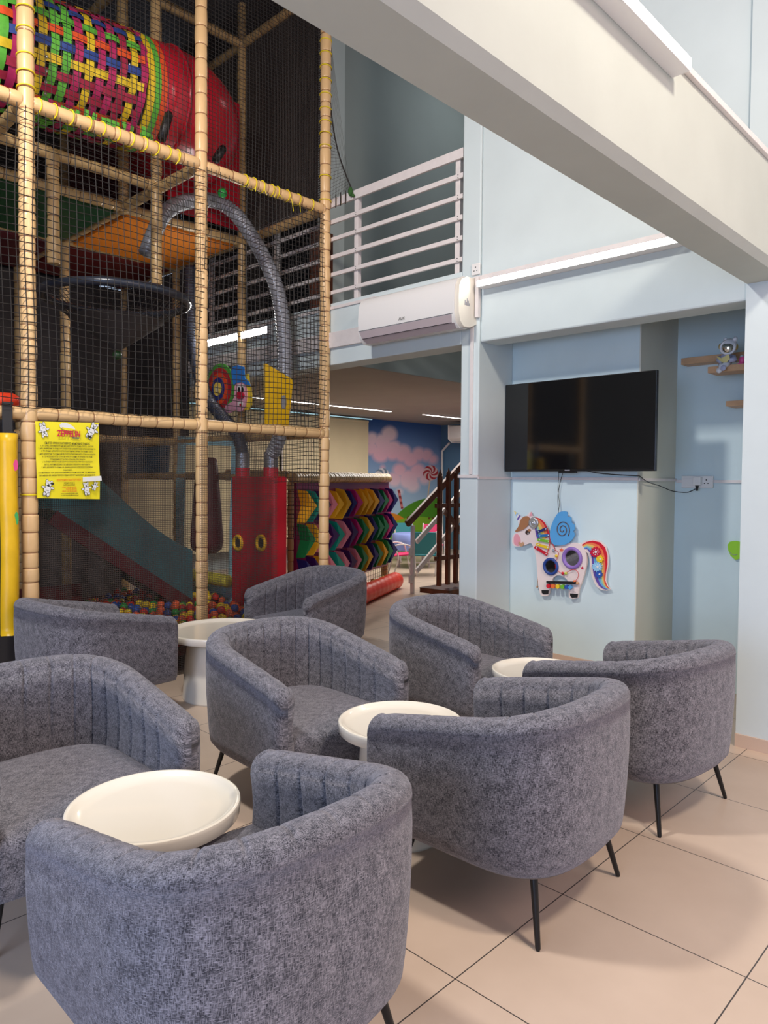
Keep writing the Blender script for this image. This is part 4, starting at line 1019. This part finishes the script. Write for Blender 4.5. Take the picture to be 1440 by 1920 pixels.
def lamp(x0, x1, y0, y1, z0, z1, face, label, m_=M_L1):
    t = thing('strip_light', label, 'lamp', ((x0+x1)/2, (y0+y1)/2, z0), group='linear strip lights')
    build(MB().box(x0, x1, y0, y1, z0, z1), 'housing', M_WHITE, t, bevel=.002)
    e = .003
    if face == '-y': build(MB().box(x0+.004, x1-.004, y0-e, y0-.0005, z0+.004, z1-.004), 'diffuser', m_, t)
    if face == '-x': build(MB().box(x0-e, x0-.0005, y0+.004, y1-.004, z0+.004, z1-.004), 'diffuser', m_, t)
    if face == '-z': build(MB().box(x0+.004, x1-.004, y0+.004, y1-.004, z0-e, z0-.0005), 'diffuser', m_, t)
lamp(1.2, 2.664, 1.057, 1.125, 2.925, 2.972, '-y', 'bright white strip light fixed along the overhead beam')
lamp(4.107, WX+.012, 1.67, 3.085, 2.795, 2.842, '-x', 'bright white strip light above the television niche')
lamp(WX-.07, WX-.001, 5.50, 6.80, 2.80, 2.87, '-x', 'glaring strip light on the gallery edge behind the netting', M_L4)
lamp(5.9, 8.76, 8.30, 8.36, 2.575, 2.6, '-z', 'long thin strip light under the hall ceiling, left one', M_L2)
lamp(9.5, 11.4, 8.22, 8.28, 2.575, 2.6, '-z', 'thin strip light under the hall ceiling next to the wall pier', M_L2)
tag(build(MB().box(4.4, 9.45, 9.45, 9.47, 2.545, 2.56), 'cove_light', M_L3), 'pale cyan cove strip above the cream blinds', 'lamp')
t = thing('hall_air_conditioner', 'small white air conditioner at the corner of the mural', 'air conditioner', at(852, 826, 'x', 11.6))
build(MB().slab([at(u_, v_, 'y', 9.0) for u_, v_ in ((841, 799), (869, 799), (869, 830), (846, 828), (841, 822))], (0, -.7, 0)), 'body', M_WHITE, t, bevel=.02)
tag(build(MB().tube([at(843, 830, 'x', 11.8), at(829, 846, 'x', 11.8), at(829, 900, 'x', 11.8), at(829, 1000, 'x', 11.8)], .025, 8), 'drain_pipe', M_WHITE), 'white bent drain pipe running down from the hall air conditioner', 'pipe')

# ------------------------------------------------------------------ gallery railing
rl = thing('gallery_railing', 'pink-white wooden railing of horizontal boards along the upper floor', 'railing', (WX+.03, 5.5, 2.955))
for k, (va, vb) in enumerate(((280, 298.5), (326, 335.5), (365, 373.5), (404, 413), (443, 451.5), (483, 491))):
    za, zb = at(857, vb, 'x', WX).z, at(857, va, 'x', WX).z
    build(MB().box(WX+.002, WX+.022, 3.275, 8.7, za, zb), 'rail_board', M_PINKW, rl, bevel=.002)
for y in (3.335, 4.405, 5.5, 6.6, 7.7): build(MB().box(WX+.0225, WX+.065, y-.022, y+.022, 2.957, 3.835), 'rail_post', M_PINKW, rl, bevel=.002)
mb = MB()
for y in (3.335, 4.405):
    for va in (331, 369, 408.5, 447, 487):
        z = at(857, va, 'x', WX).z
        for dz in (-.010, .010): mb.cyl((WX-.001, y-.03+.012, z+dz), (WX+.003, y-.03+.012, z+dz), .0035, n=8)
build(mb, 'screw_heads', M_BLACK, rl)
tag(build(MB().box(4.45, 4.70, 5.25, 5.30, 2.96, 3.80), 'dark_cabinet', M_WOOD), 'dark brown cupboard standing behind the railing boards', 'cabinet')

# ------------------------------------------------------------------ air conditioner on the gallery edge
ac = thing('air_conditioner', 'large white wall-mounted air conditioner below the railing', 'air conditioner', (4.07, 3.65, 2.51))
y0, y1 = 3.135, 4.13
pf = [(WX, 2.55), (WX-.08, 2.515), (WX-.15, 2.513), (WX-.192, 2.548), (WX-.210, 2.607), (WX-.212, 2.70), (WX-.205, 2.80), (WX-.18, 2.85), (WX-.12, 2.878), (WX, 2.885)]
build(MB().slab([(x, y0+.035, z) for x, z in pf], (0, y1-y0-.035, 0)), 'body', M_WHITE, ac, smooth=True)
build(MB().slab([(WX+(x-WX)*.97, y0, 2.70+(z-2.70)*.96) for x, z in pf], (0, .0345, 0)), 'end_cap', mat('cream_plastic', (.80, .74, .64), .3), ac, smooth=True)
build(MB().slab([(WX-.2105, y0+.06, 2.604), (WX-.2105, y1-.012, 2.604), (WX-.1930, y1-.03, 2.549), (WX-.1930, y0+.07, 2.549)], (-.0015, 0, -.001)), 'louvre', mat('grey_pink_plastic', (.45, .38, .40), .35), ac)
build(MB().slab([(WX-.192, y0+.05, 2.547), (WX-.192, y1-.03, 2.547), (WX-.152, y1-.05, 2.513), (WX-.152, y0+.06, 2.513)], (-.0015, 0, -.001)), 'louvre_lower', mat('grey_pink_plastic', (.45, .38, .40), .35), ac)
build(MB().bar((WX-.1945, y0+.07, 2.548), (WX-.1945, y1-.035, 2.548), .004), 'louvre_gap', M_BLACK, ac)
build(MB().bar((WX-.2115, y0+.05, 2.608), (WX-.2115, y1-.005, 2.608), .0025), 'panel_gap', M_BLACK, ac)
mb = MB(); mb.text('AUX', (WX-.2165, at(754, 597, 'x', WX-.21).y, at(754, 600, 'x', WX-.21).z), (0, -1, 0), (0, 0, 1), .03); build(mb, 'logo', M_BLACK, ac)
mb = MB()
for i in range(5): mb.box(WX-.09-.012*i, WX-.083-.012*i, y0-.002, y0-.0005, 2.67, 2.675+.015*(i % 3+1))
build(mb, 'indicator_marks', mat('grey_mark', (.3, .3, .34), .5), ac)
build(MB().box(WX-.03, WX-.001, 3.182, 3.27, 2.56, 2.87).slab([(WX-.03, 3.10, 2.60), (WX-.03, 3.13, 2.60), (WX-.03, 3.13, 2.88), (WX-.03, 3.10, 2.88)], (.028, 0, 0)), 'mounting_cover', M_PINKW, ac)

# sockets
def socket(name, label, y0, y1, z0, z1, x, holes, par_x=-1):
    t = thing(name, label, 'socket', (x, (y0+y1)/2, z0))
    build(MB().box(x-.012, x, y0, y1, z0, z1), 'plate', M_WHITE, t, bevel=.003)
    mb = MB()
    for cy, cz in holes:
        mb.box(x-.0135, x-.012, cy-.003, cy+.003, cz+.012, cz+.022); mb.box(x-.0135, x-.012, cy+.009, cy+.016, cz-.010, cz-.004); mb.box(x-.0135, x-.012, cy-.016, cy-.009, cz-.010, cz-.004)
    build(mb, 'pin_holes', M_BLACK, t); return t
socket('wall_socket', 'single white socket box beside the air conditioner', 3.105, 3.175, 2.905, 2.985, WX, [(3.14, 2.94)])
ya, yb = at(1338, 900, 'x', 5.19).y, at(1279, 900, 'x', 5.19).y
s_ = socket('triple_wall_socket', 'wide white triple socket plate on the niche back wall', ya, yb, 1.405, 1.49, 5.19, [(ya+.045, 1.445)])
build(MB().box(5.172, 5.1775, yb-.085, yb-.01, 1.425, 1.47).box(5.172, 5.1775, yb-.135, yb-.095, 1.47, 1.478), 'switch_rocker', M_WHITE, s_, bevel=.001)
pl = at(1307, 903, 'x', 5.15)
t = thing('plug', 'white plug with black cord in the triple socket', 'plug', (5.15, pl.y, pl.z-.04))
build(MB().box(5.135, 5.1765, pl.y-.026, pl.y+.026, pl.z-.025, pl.z+.032), 'plug_body', M_WHITE, t, bevel=.004)
build(MB().cyl((5.150, pl.y, pl.z-.028), (5.150, pl.y, pl.z-.065), .012, .006, n=10), 'strain_relief', M_BLACK, t)

# ------------------------------------------------------------------ television
tv = thing('television', 'wide black wall-mounted television in the niche', 'television', (4.53, 2.53, 1.51))
TV = [at(948, 722, 'x', 4.50), at(1232, 692, 'x', 4.50), at(1228, 883, 'x', 4.50), at(948, 884, 'x', 4.50)]
ty0, ty1, tz0, tz1 = TV[1].y, TV[0].y, TV[3].z, TV[0].z
build(MB().box(4.50, 4.53, ty0, ty1, tz0, tz1), 'casing', mat('tv_black', (.008, .008, .009), .3), tv, bevel=.003)
build(MB().box(4.4985, 4.4999, ty0+.006, ty1-.006, tz0+.016, tz1-.006), 'screen', mat('tv_glass', (.003, .003, .004), .07, Specular_IOR_Level=.8), tv)
build(MB().box(4.498, 4.5, (ty0+ty1)/2+.03, (ty0+ty1)/2+.07, tz0+.004, tz0+.012), 'maker_badge', mat('grey_mark', (.3, .3, .34), .5), tv)
build(MB().box(4.50, 4.53, (ty0+ty1)/2-.01, (ty0+ty1)/2+.12, tz0-.012, tz0), 'sensor_bar', M_BLACK, tv)
build(MB().box(4.53, 4.599, 2.3, 2.75, 1.65, 2.0), 'wall_bracket', M_BLACK, tv)
def cord(pts, name, label, r=.003):
    tag(build(MB().tube(spline(pts, .03), r, 6), name, M_BLACK, smooth='all'), label, 'cable')
cord([at(1100, 883, 'x', 4.55), at(1130, 888, 'x', 4.56), at(1190, 892, 'x', 4.56), at(1200, 893, 'x', 4.57), at(1213, 903, 'x', 4.68), at(1237, 911, 'x', 4.9), at(1262, 921, 'x', 5.05), at(1290, 923, 'x', 5.12), at(1303, 917, 'x', 5.15), (5.150, pl.y, pl.z-.06)], 'power_cord', 'black power cord sagging from the television to the triple socket')
cord([at(1056, 884, 'x', 4.57), at(1050, 905, 'x', 4.58), at(1046, 930, 'x', 4.57), at(1047, 961, 'x', 4.56)], 'hanging_wire', 'thin black wire hanging down to the unicorn wing', .002)
cord([at(1048, 884, 'x', 4.575), at(1046, 920, 'x', 4.585), at(1049, 942, 'x', 4.58), at(1047, 958, 'x', 4.565)], 'hanging_wire', 'second thin wire twisting down above the blue wing', .0015)

# ------------------------------------------------------------------ unicorn activity board
un = thing('unicorn_activity_board', 'pink-white wooden unicorn activity board with rainbow tail and blue wing', 'toy', (4.57, 2.7, .62))
def Uq(x, y, X): return at(940+x/6, 920+y/6, 'x', X)
def uni(pts, name, mt, X=4.57, d=.012, par=None, sm=False):
    if sm:
        n = len(pts); out = []
        for i in range(n):
            p0, p1, p2, p3 = [pts[(i+k) % n] for k in (-1, 0, 1, 2)]
            for k in range(4):
                t = k/4; out.append(tuple(.5*(2*b+(c-a)*t+(2*a-5*b+4*c-d_)*t*t+(3*b-a-3*c+d_)*t**3) for a, b, c, d_ in zip(p0, p1, p2, p3)))
        pts = out
    return build(MB().slab([Uq(x, y, X) for x, y in pts], (-d, 0, 0)), name, mt, par or un)
def cm(n, c, r=.45): return mat('toy_'+n, c, r)
UP = cm('pinkwhite', (.86, .72, .68)); XB = 4.585
uni([(135, 565), (145, 505), (195, 455), (215, 400), (205, 350), (240, 300), (290, 285), (318, 262), (340, 236), (358, 285), (400, 295), (470, 335), (520, 400), (545, 480), (555, 560), (600, 625), (680, 615), (770, 590), (850, 585), (920, 615), (962, 690), (975, 790), (955, 900), (920, 1020), (885, 1110), (872, 1195), (840, 1212), (785, 1205), (772, 1160), (772, 1050), (740, 985), (665, 950), (600, 975), (568, 1060), (545, 1165), (500, 1185), (455, 1165), (435, 1080), (420, 950), (412, 820), (400, 720), (375, 640), (345, 590), (250, 622), (180, 628), (145, 605)], 'body_board', UP, XB, .018, sm=True)
F0 = XB-.018
# tail
def band(o1, i1, f0, f1):
    P_ = [tuple(a+(b-a)*f0 for a, b in zip(p, q)) for p, q in zip(o1, i1)]; Q_ = [tuple(a+(b-a)*f1 for a, b in zip(p, q)) for p, q in zip(o1, i1)]
    return P_+Q_[::-1]
OT = [(905, 610), (960, 575), (1030, 562), (1110, 580), (1170, 640), (1195, 730), (1195, 830), (1175, 930), (1170, 1010), (1190, 1070), (1220, 1100)]
IT = [(935, 660), (965, 655), (1000, 700), (1020, 760), (1025, 850), (1040, 940), (1070, 1020), (1100, 1070), (1140, 1100), (1180, 1112), (1200, 1108)]
cen = (1080, 820)
uni([(x-8 if x < 1000 else x+16, y-12 if y < 700 else y+6) for x, y in OT]+[(1225, 1112), (1190, 1125)]+[(x-16, y+10) for x, y in IT[::-1]], 'tail_board', UP, XB, .012, sm=False)
for i, (n_, c) in enumerate((('red', (.65, .01, .03)), ('orange', (.85, .20, .08)), ('yellow', (.85, .55, .12)), ('mint', (.35, .60, .45)), ('sky', (.15, .42, .72)), ('violet', (.14, .08, .38)))):
    uni(band(OT, IT, i/6, (i+1)/6), 'tail_stripe', cm(n_, c), XB-.012, .003)
def gear(cx, cy, r, c, n_, teeth=12):
    pts = []
    for k in range(teeth*2):
        a = 2*PI*k/(teeth*2); rr = r*(1. if k % 2 else .78)
        pts += [(cx+rr*math.cos(a-.06), cy+rr*math.sin(a-.06)), (cx+rr*math.cos(a+.06), cy+rr*math.sin(a+.06))]
    g_ = uni(pts, 'gear', cm(n_, c, .35), XB-.017, .012); uni(ell(cx, cy, r*.22, r*.22, 12), 'hub', M_WHITE, XB-.029, .004, par=g_)
    if r > 50:
        for k in range(7):
            a = 2*PI*k/7; uni([(cx+r*.3*math.cos(a), cy+r*.3*math.sin(a)), (cx+r*.55*math.cos(a+.25), cy+r*.55*math.sin(a+.25)), (cx+r*.58*math.cos(a-.1), cy+r*.58*math.sin(a-.1))], 'petal', M_WHITE, XB-.0295, .001, par=g_)
gear(1065, 690, 62, (.60, .01, .05), 'crimson'); gear(1115, 768, 44, (.88, .62, .03), 'gearyellow', 10); gear(1085, 855, 58, (.30, .60, .85), 'gearsky', 13); gear(1105, 940, 42, (.03, .10, .45), 'gearblue', 10)
# horn, forelock, ear, mane
H0, H1, H2 = (148, 228), (238, 300), (200, 360)
for i, (n_, c) in enumerate((('hornyellow', (.85, .68, .25)), ('hornyellow', (.85, .68, .25)), ('hornsky', (.35, .55, .80)), ('hornwhite', (.82, .78, .76)), ('violet', (.14, .08, .38)), ('hornwhite', (.82, .78, .76)))):
    a0, a1 = i/6, (i+1)/6
    L_ = lambda p, q, f: (p[0]+(q[0]-p[0])*f, p[1]+(q[1]-p[1])*f)
    uni([L_(H0, H1, a0+.001), L_(H0, H1, a1), L_(H0, H2, a1), L_(H0, H2, a0+.001)], 'horn_stripe', cm(n_, c), F0+.006, .008)
uni([(160, 460), (200, 400), (225, 330), (260, 292), (305, 290), (322, 325), (310, 380), (270, 425), (215, 452)], 'forelock', cm('brown', (.40, .17, .07)), F0, .008, sm=True)
uni([(318, 290), (322, 265), (340, 240), (356, 278)], 'ear', cm('pink', (.85, .35, .40)), F0, .003)
OM = [(378, 296), (440, 315), (490, 360), (525, 430), (545, 520), (548, 620), (525, 720)]
IM = [(380, 330), (378, 400), (385, 470), (400, 530), (415, 570), (425, 600), (470, 680)]
for i, (n_, c) in enumerate((('red', (.65, .01, .03)), ('orange', (.85, .20, .08)), ('yellow', (.85, .55, .12)), ('mint', (.35, .60, .45)), ('violet', (.14, .08, .38)))):
    w = (0, .12, .35, .6, .8, 1.)
    uni(band(OM[:5], IM[:5], w[i], w[i+1]), 'mane_stripe', cm(n_, c), F0, .003)
for (x0, y0_, x1, y1_, n_, c) in ((405, 468, 515, 425, 'xnavy', (.02, .03, .16)), (418, 508, 545, 500, 'xblue', (.02, .18, .45)), (415, 550, 545, 572, 'xgreen', (.18, .50, .04)), (400, 600, 540, 645, 'xyellow', (.85, .58, .02)), (380, 632, 522, 720, 'xred', (.60, .01, .03))):
    d_ = Vector((x1-x0, y1_-y0_)); nn = Vector((-d_.y, d_.x)).normalized()*14
    b_ = uni([(x0+nn.x, y0_+nn.y), (x1+nn.x, y1_+nn.y), (x1-nn.x, y1_-nn.y), (x0-nn.x, y0_-nn.y)], 'xylophone_bar', cm(n_, c, .3), F0-.006, .010)
    for f in (.12, .88): uni(ell(x0+d_.x*f, y0_+d_.y*f, 6, 6, 8), 'screw', M_WHITE, F0-.016, .003, par=b_)
build(MB().tube([Uq(x, y, F0-.012) for x, y in ((545, 520), (575, 590), (600, 655))], .003, 8), 'mallet_cord', cm('red', (.65, .01, .03)), un)
build(MB().tube([Uq(x, y, F0-.012) for x, y in ((515, 420), (548, 500), (545, 600), (510, 728))], .003, 8), 'red_edge', cm('red', (.65, .01, .03)), un)
c = Uq(368, 363, F0)
build(MB().lathe([(.040, 0), (.043, .006), (.040, .012), (.028, .016), (.024, .012), (.012, .014), (.010, .022), (0, .024)], c, (-1, 0, 0), 28), 'silver_dial', mat('steel', (.6, .6, .6), .3, metal=.9), un, smooth='all')
uni(ell(295, 470, 24, 26, 16), 'eye', cm('eye', (.06, .03, .02), .2), F0, .003, sm=False); uni(ell(315, 445, 18, 15, 12), 'eyelid', cm('brown', (.40, .17, .07)), F0-.003, .003)
uni(ell(302, 478, 6, 6, 8), 'eye_glint', M_WHITE, F0-.003, .002)
uni([(140, 560), (150, 500), (185, 490), (215, 540), (215, 600), (190, 622), (150, 605)], 'muzzle_patch', cm('pink', (.85, .35, .40)), F0, .002, sm=True)
uni([(225, 590), (205, 575), (195, 590), (205, 612), (230, 628), (252, 612), (255, 588), (240, 578)], 'wooden_heart', cm('heart', (.60, .33, .18)), F0-.002, .006, sm=True)
# wing
wg = uni([(645, 255), (700, 232), (745, 240), (752, 290), (790, 300), (798, 360), (828, 385), (832, 440), (815, 455), (830, 500), (800, 555), (740, 600), (660, 615), (595, 600), (562, 540), (560, 450), (590, 350)], 'wing', cm('wingblue', (.10, .38, .74)), F0-.002, .014, sm=True)
sp = []
for k in range(70):
    a = k*.19; r_ = 12+ k*1.12; sp.append(Uq(690+r_*math.cos(a+.2)*.92, 440+r_*1.15*math.sin(a+.2), F0-.0165))
build(MB().tube(sp, .004, 6), 'spiral_groove', cm('groove', (.10, .08, .09)), wg, smooth='all')
# mirrors
for cx, cy, r_, n_, c, dark in ((800, 758, 112, 'lilac', (.28, .16, .50), 0), (560, 852, 90, 'navy', (.02, .06, .28), 1)):
    p = Uq(cx, cy, F0); rm = r_/6*.00405
    mr = build(MB().ring(p+Vector((-.006, 0, 0)), (1, 0, 0), rm*.88, rm*.17, 36, 10), 'mirror_ring', cm(n_, c, .35), un, smooth='all')
    build(MB().cyl(p+Vector((-.001, 0, 0)), p+Vector((-.004, 0, 0)), rm*.80, n=36), 'mirror_glass', mat('mirror', (.8, .8, .8), .03, metal=1.) if not dark else mat('mirror_dark', (.35, .35, .36), .05, metal=1.), mr)
# stars, hooves, shapes bar, beads, mallet
def star(cx, cy, r, n_, c): uni([(cx+r*(1 if k % 2 == 0 else .45)*math.cos(PI*k/5-PI/2+.2), cy+r*(1 if k % 2 == 0 else .45)*math.sin(PI*k/5-PI/2+.2)) for k in range(10)], 'star', cm(n_, c), F0, .002)
star(676, 668, 30, 'starorange', (.80, .16, .07)); star(912, 870, 22, 'crimson', (.60, .01, .05))
uni([(455, 1118), (535, 1120), (530, 1162), (480, 1165), (458, 1150)], 'hoof', cm('black', (.01, .01, .012)), F0, .004); uni([(775, 1155), (865, 1160), (858, 1200), (800, 1205), (778, 1185)], 'hoof', cm('black', (.01, .01, .012)), F0, .004)
mb = MB(); p = Uq(825, 1146, F0-.001); mb.text('VIGA', p, (0, -1, 0), (0, 0, 1), .009); build(mb, 'maker_mark', cm('black', (.01, .01, .012)), un)
a, b = Uq(515, 1030, F0-.012), Uq(850, 1038, F0-.012)
build(MB().bar(a, b, .022, .018), 'shape_rail', cm('black', (.01, .01, .012)), un); build(MB().sph(Uq(855, 1040, F0-.015), .012, 12), 'rail_knob', cm('heart', (.60, .33, .18)), un, smooth='all')
for k, (x_, n_, c) in enumerate(((535, 'red', (.65, .01, .03)), (587, 'shapeorange', (.85, .18, .04)), (640, 'gearyellow', (.88, .62, .03)), (693, 'xgreen', (.18, .50, .04)), (740, 'gearblue', (.03, .10, .45)), (778, 'wingblue', (.10, .38, .74)))):
    p = Uq(x_, 1072+3*k, F0-.02); build(MB().cyl(p+Vector((.012, 0, 0)), p+Vector((-.012, 0, 0)), .0165, n=(6, 8, 6, 7, 5, 4)[k]), 'turning_shape', cm(n_, c, .35), un)
bw = build(MB().tube(spline([Uq(x, y, F0-.012-.004*math.sin(i)) for i, (x, y) in enumerate(((590, 660), (640, 690), (640, 740), (612, 800), (610, 870), (650, 915), (700, 930), (745, 915), (790, 890), (840, 895), (868, 935), (855, 990), (825, 1020)))], .02), .0018, 6), 'bead_wire', cm('red', (.65, .01, .03)), un, smooth='all')
for x_, y_, n_, c in ((690, 930, 'red', (.65, .01, .03)), (725, 930, 'beadlime', (.55, .65, .10)), (825, 1022, 'shapeorange', (.85, .18, .04)), (585, 672, 'beadgrey', (.3, .34, .4)), (618, 735, 'gearyellow', (.88, .62, .03))): build(MB().sph(Uq(x_, y_, F0-.013), .011, 12), 'bead', cm(n_, c, .3), bw, smooth='all')
build(MB().tube([Uq(415, 700, XB), Uq(418, 880, XB-.005)], .001, 5).tube([Uq(414, 880, XB-.005), Uq(405, 1075, XB-.005)], .003, 8).sph(Uq(404, 1082, XB-.005), .008, 10), 'hanging_mallet', cm('heart', (.60, .33, .18)), un, smooth='all')

# ------------------------------------------------------------------ shelves and ornaments
def shelf(u0, v0, u1, x0, x1, th, label):
    a = at(u0, v0, 'x', x0)
    tag(build(MB().box(x0, x1, 1.336, a.y, a.z-th, a.z), 'wall_shelf', M_SHELF, bevel=.002), label, 'shelf', 'beech shelves in the niche')
shelf(1277, 672, 1395, 5.08, 5.2, .045, 'long beech shelf at the back of the niche, behind the figurine')
shelf(1327, 688, 1395, 4.85, 5.02, .040, 'short front beech shelf carrying the astronaut rabbit figurine')
shelf(1361, 752, 1395, 5.02, 5.2, .035, 'lowest short beech shelf in the niche')
FX = 4.86
fz = at(1360, 690, 'x', FX); fg = thing('astronaut_figurine', 'white astronaut rabbit figurine reading a yellow book on the shelf', 'figurine', (FX+.03, fz.y, fz.z))
def Fq(x, y, X=FX): return at(1220+x/6.545, 560+y/6.545, 'x', X)
sc = .0033/6.545*1.12*1.0
def fs_(x, y, r, m_, nm, X=FX, s=(1, 1, 1)): return build(MB().sph(Fq(x, y, X), r, 20, s), nm, m_, fg, smooth='all')
M_FW = mat('white_ceramic', (.78, .77, .80), .25); M_FL = mat('lilac_ceramic', (.45, .46, .62), .3); M_GOLD = mat('gold_paint', (.75, .52, .15), .3, metal=.5); M_BOOK = mat('book_yellow', (.80, .68, .28), .5)
fs_(960, 590, .052, M_FW, 'helmet', FX+.01)
fs_(940, 600, .040, mat('mirror', (.8, .8, .8), .03, metal=1.), 'visor', FX-.018, (.65, 1, 1)); build(MB().ring(Fq(945, 598, FX-.022), (1, .25, 0), .042, .006, 28, 8), 'visor_rim', M_FW, fg, smooth='all')
build(MB().tube([Fq(1030, 520), Fq(1040, 490), Fq(1045, 468)], [.013, .015, .008], 12).tube([Fq(920, 510), Fq(918, 495), Fq(916, 480)], [.012, .012, .007], 12), 'ears', M_FW, fg, smooth='all')
for x_, dx in ((1050, -.0), (858, .0)): build(MB().sph(Fq(x_, 590, FX+.012), .017, 14, (1, .7, 1.3)), 'headphone', M_GOLD, fg, smooth='all')
fs_(930, 745, .040, M_FL, 'torso', FX+.015, (.9, 1, 1.1))
build(MB().tube([Fq(1010, 710, FX+.01), Fq(1025, 750, FX-.005), Fq(965, 755, FX-.03)], [.017, .018, .013], 12).tube([Fq(860, 720, FX+.01), Fq(835, 755, FX-.005), Fq(865, 775, FX-.03)], [.016, .016, .012], 12), 'arms', M_FL, fg, smooth='all')
mb = MB().slab([Fq(870, 730, FX-.035), Fq(960, 680, FX-.035), Fq(975, 740, FX-.035), Fq(915, 800, FX-.035)], (-.003, 0, 0)).slab([Fq(805, 705, FX-.045), Fq(870, 730, FX-.035), Fq(915, 800, FX-.035), Fq(850, 765, FX-.045)], (-.003, 0, 0))
build(mb, 'book', M_BOOK, fg)
build(MB().tube([Fq(960, 790, FX), Fq(910, 815, FX-.03), Fq(845, 870, FX-.045)], [.020, .018, .014], 14).sph(Fq(840, 880, FX-.045), .018, 14).tube([Fq(870, 800, FX), Fq(870, 830, FX-.03), Fq(880, 850, FX-.05)], [.020, .018, .015], 14), 'legs', M_FW, fg, smooth='all')
fs_(890, 850, .015, M_FL, 'boot_sole', FX-.062, (.5, 1.2, 1.2))
pk = thing('pink_ornament', 'small pink ornament on the shelf beside the figurine', 'ornament', Fq(1110, 805, 4.9))
build(MB().sph(Fq(1125, 755, 4.90), .020, 14, (1, 1, 1.4)), 'body', mat('pink_gloss', (.85, .10, .30), .3), pk, smooth='all'); build(MB().sph(Fq(1120, 715, 4.90), .014, 12), 'top', mat('grey_gloss', (.5, .5, .52), .3), pk, smooth='all')
build(MB().slab([Fq(x, y, 4.88) for x, y in ((1060, 800), (1100, 790), (1140, 790), (1140, 806), (1060, 808))], (-.01, 0, 0)), 'foot', mat('pink_gloss', (.85, .10, .30), .3), pk)
GX = 5.19
def Gq(x, y, X): return at(880+x/2.571, 860+y/2.571, 'x', X)
gs = thing('green_smiley', 'lime green smiling shape half hidden behind the right pier', 'wall decoration', Gq(1290, 490, GX))
build(MB().slab([Gq(x, y, GX) for x, y in ((1247, 415), (1258, 400), (1280, 396), (1310, 400), (1330, 440), (1310, 480), (1285, 488), (1262, 468), (1250, 440))], (-.01, 0, 0)), 'board', mat('lime', (.30, .62, .03), .4), gs)
build(MB().tube([Gq(x, y, GX-.011) for x, y in ((1255, 452), (1268, 462), (1280, 465), (1292, 462))], .002, 6), 'smile', mat('grey_mark', (.3, .3, .34), .5), gs)
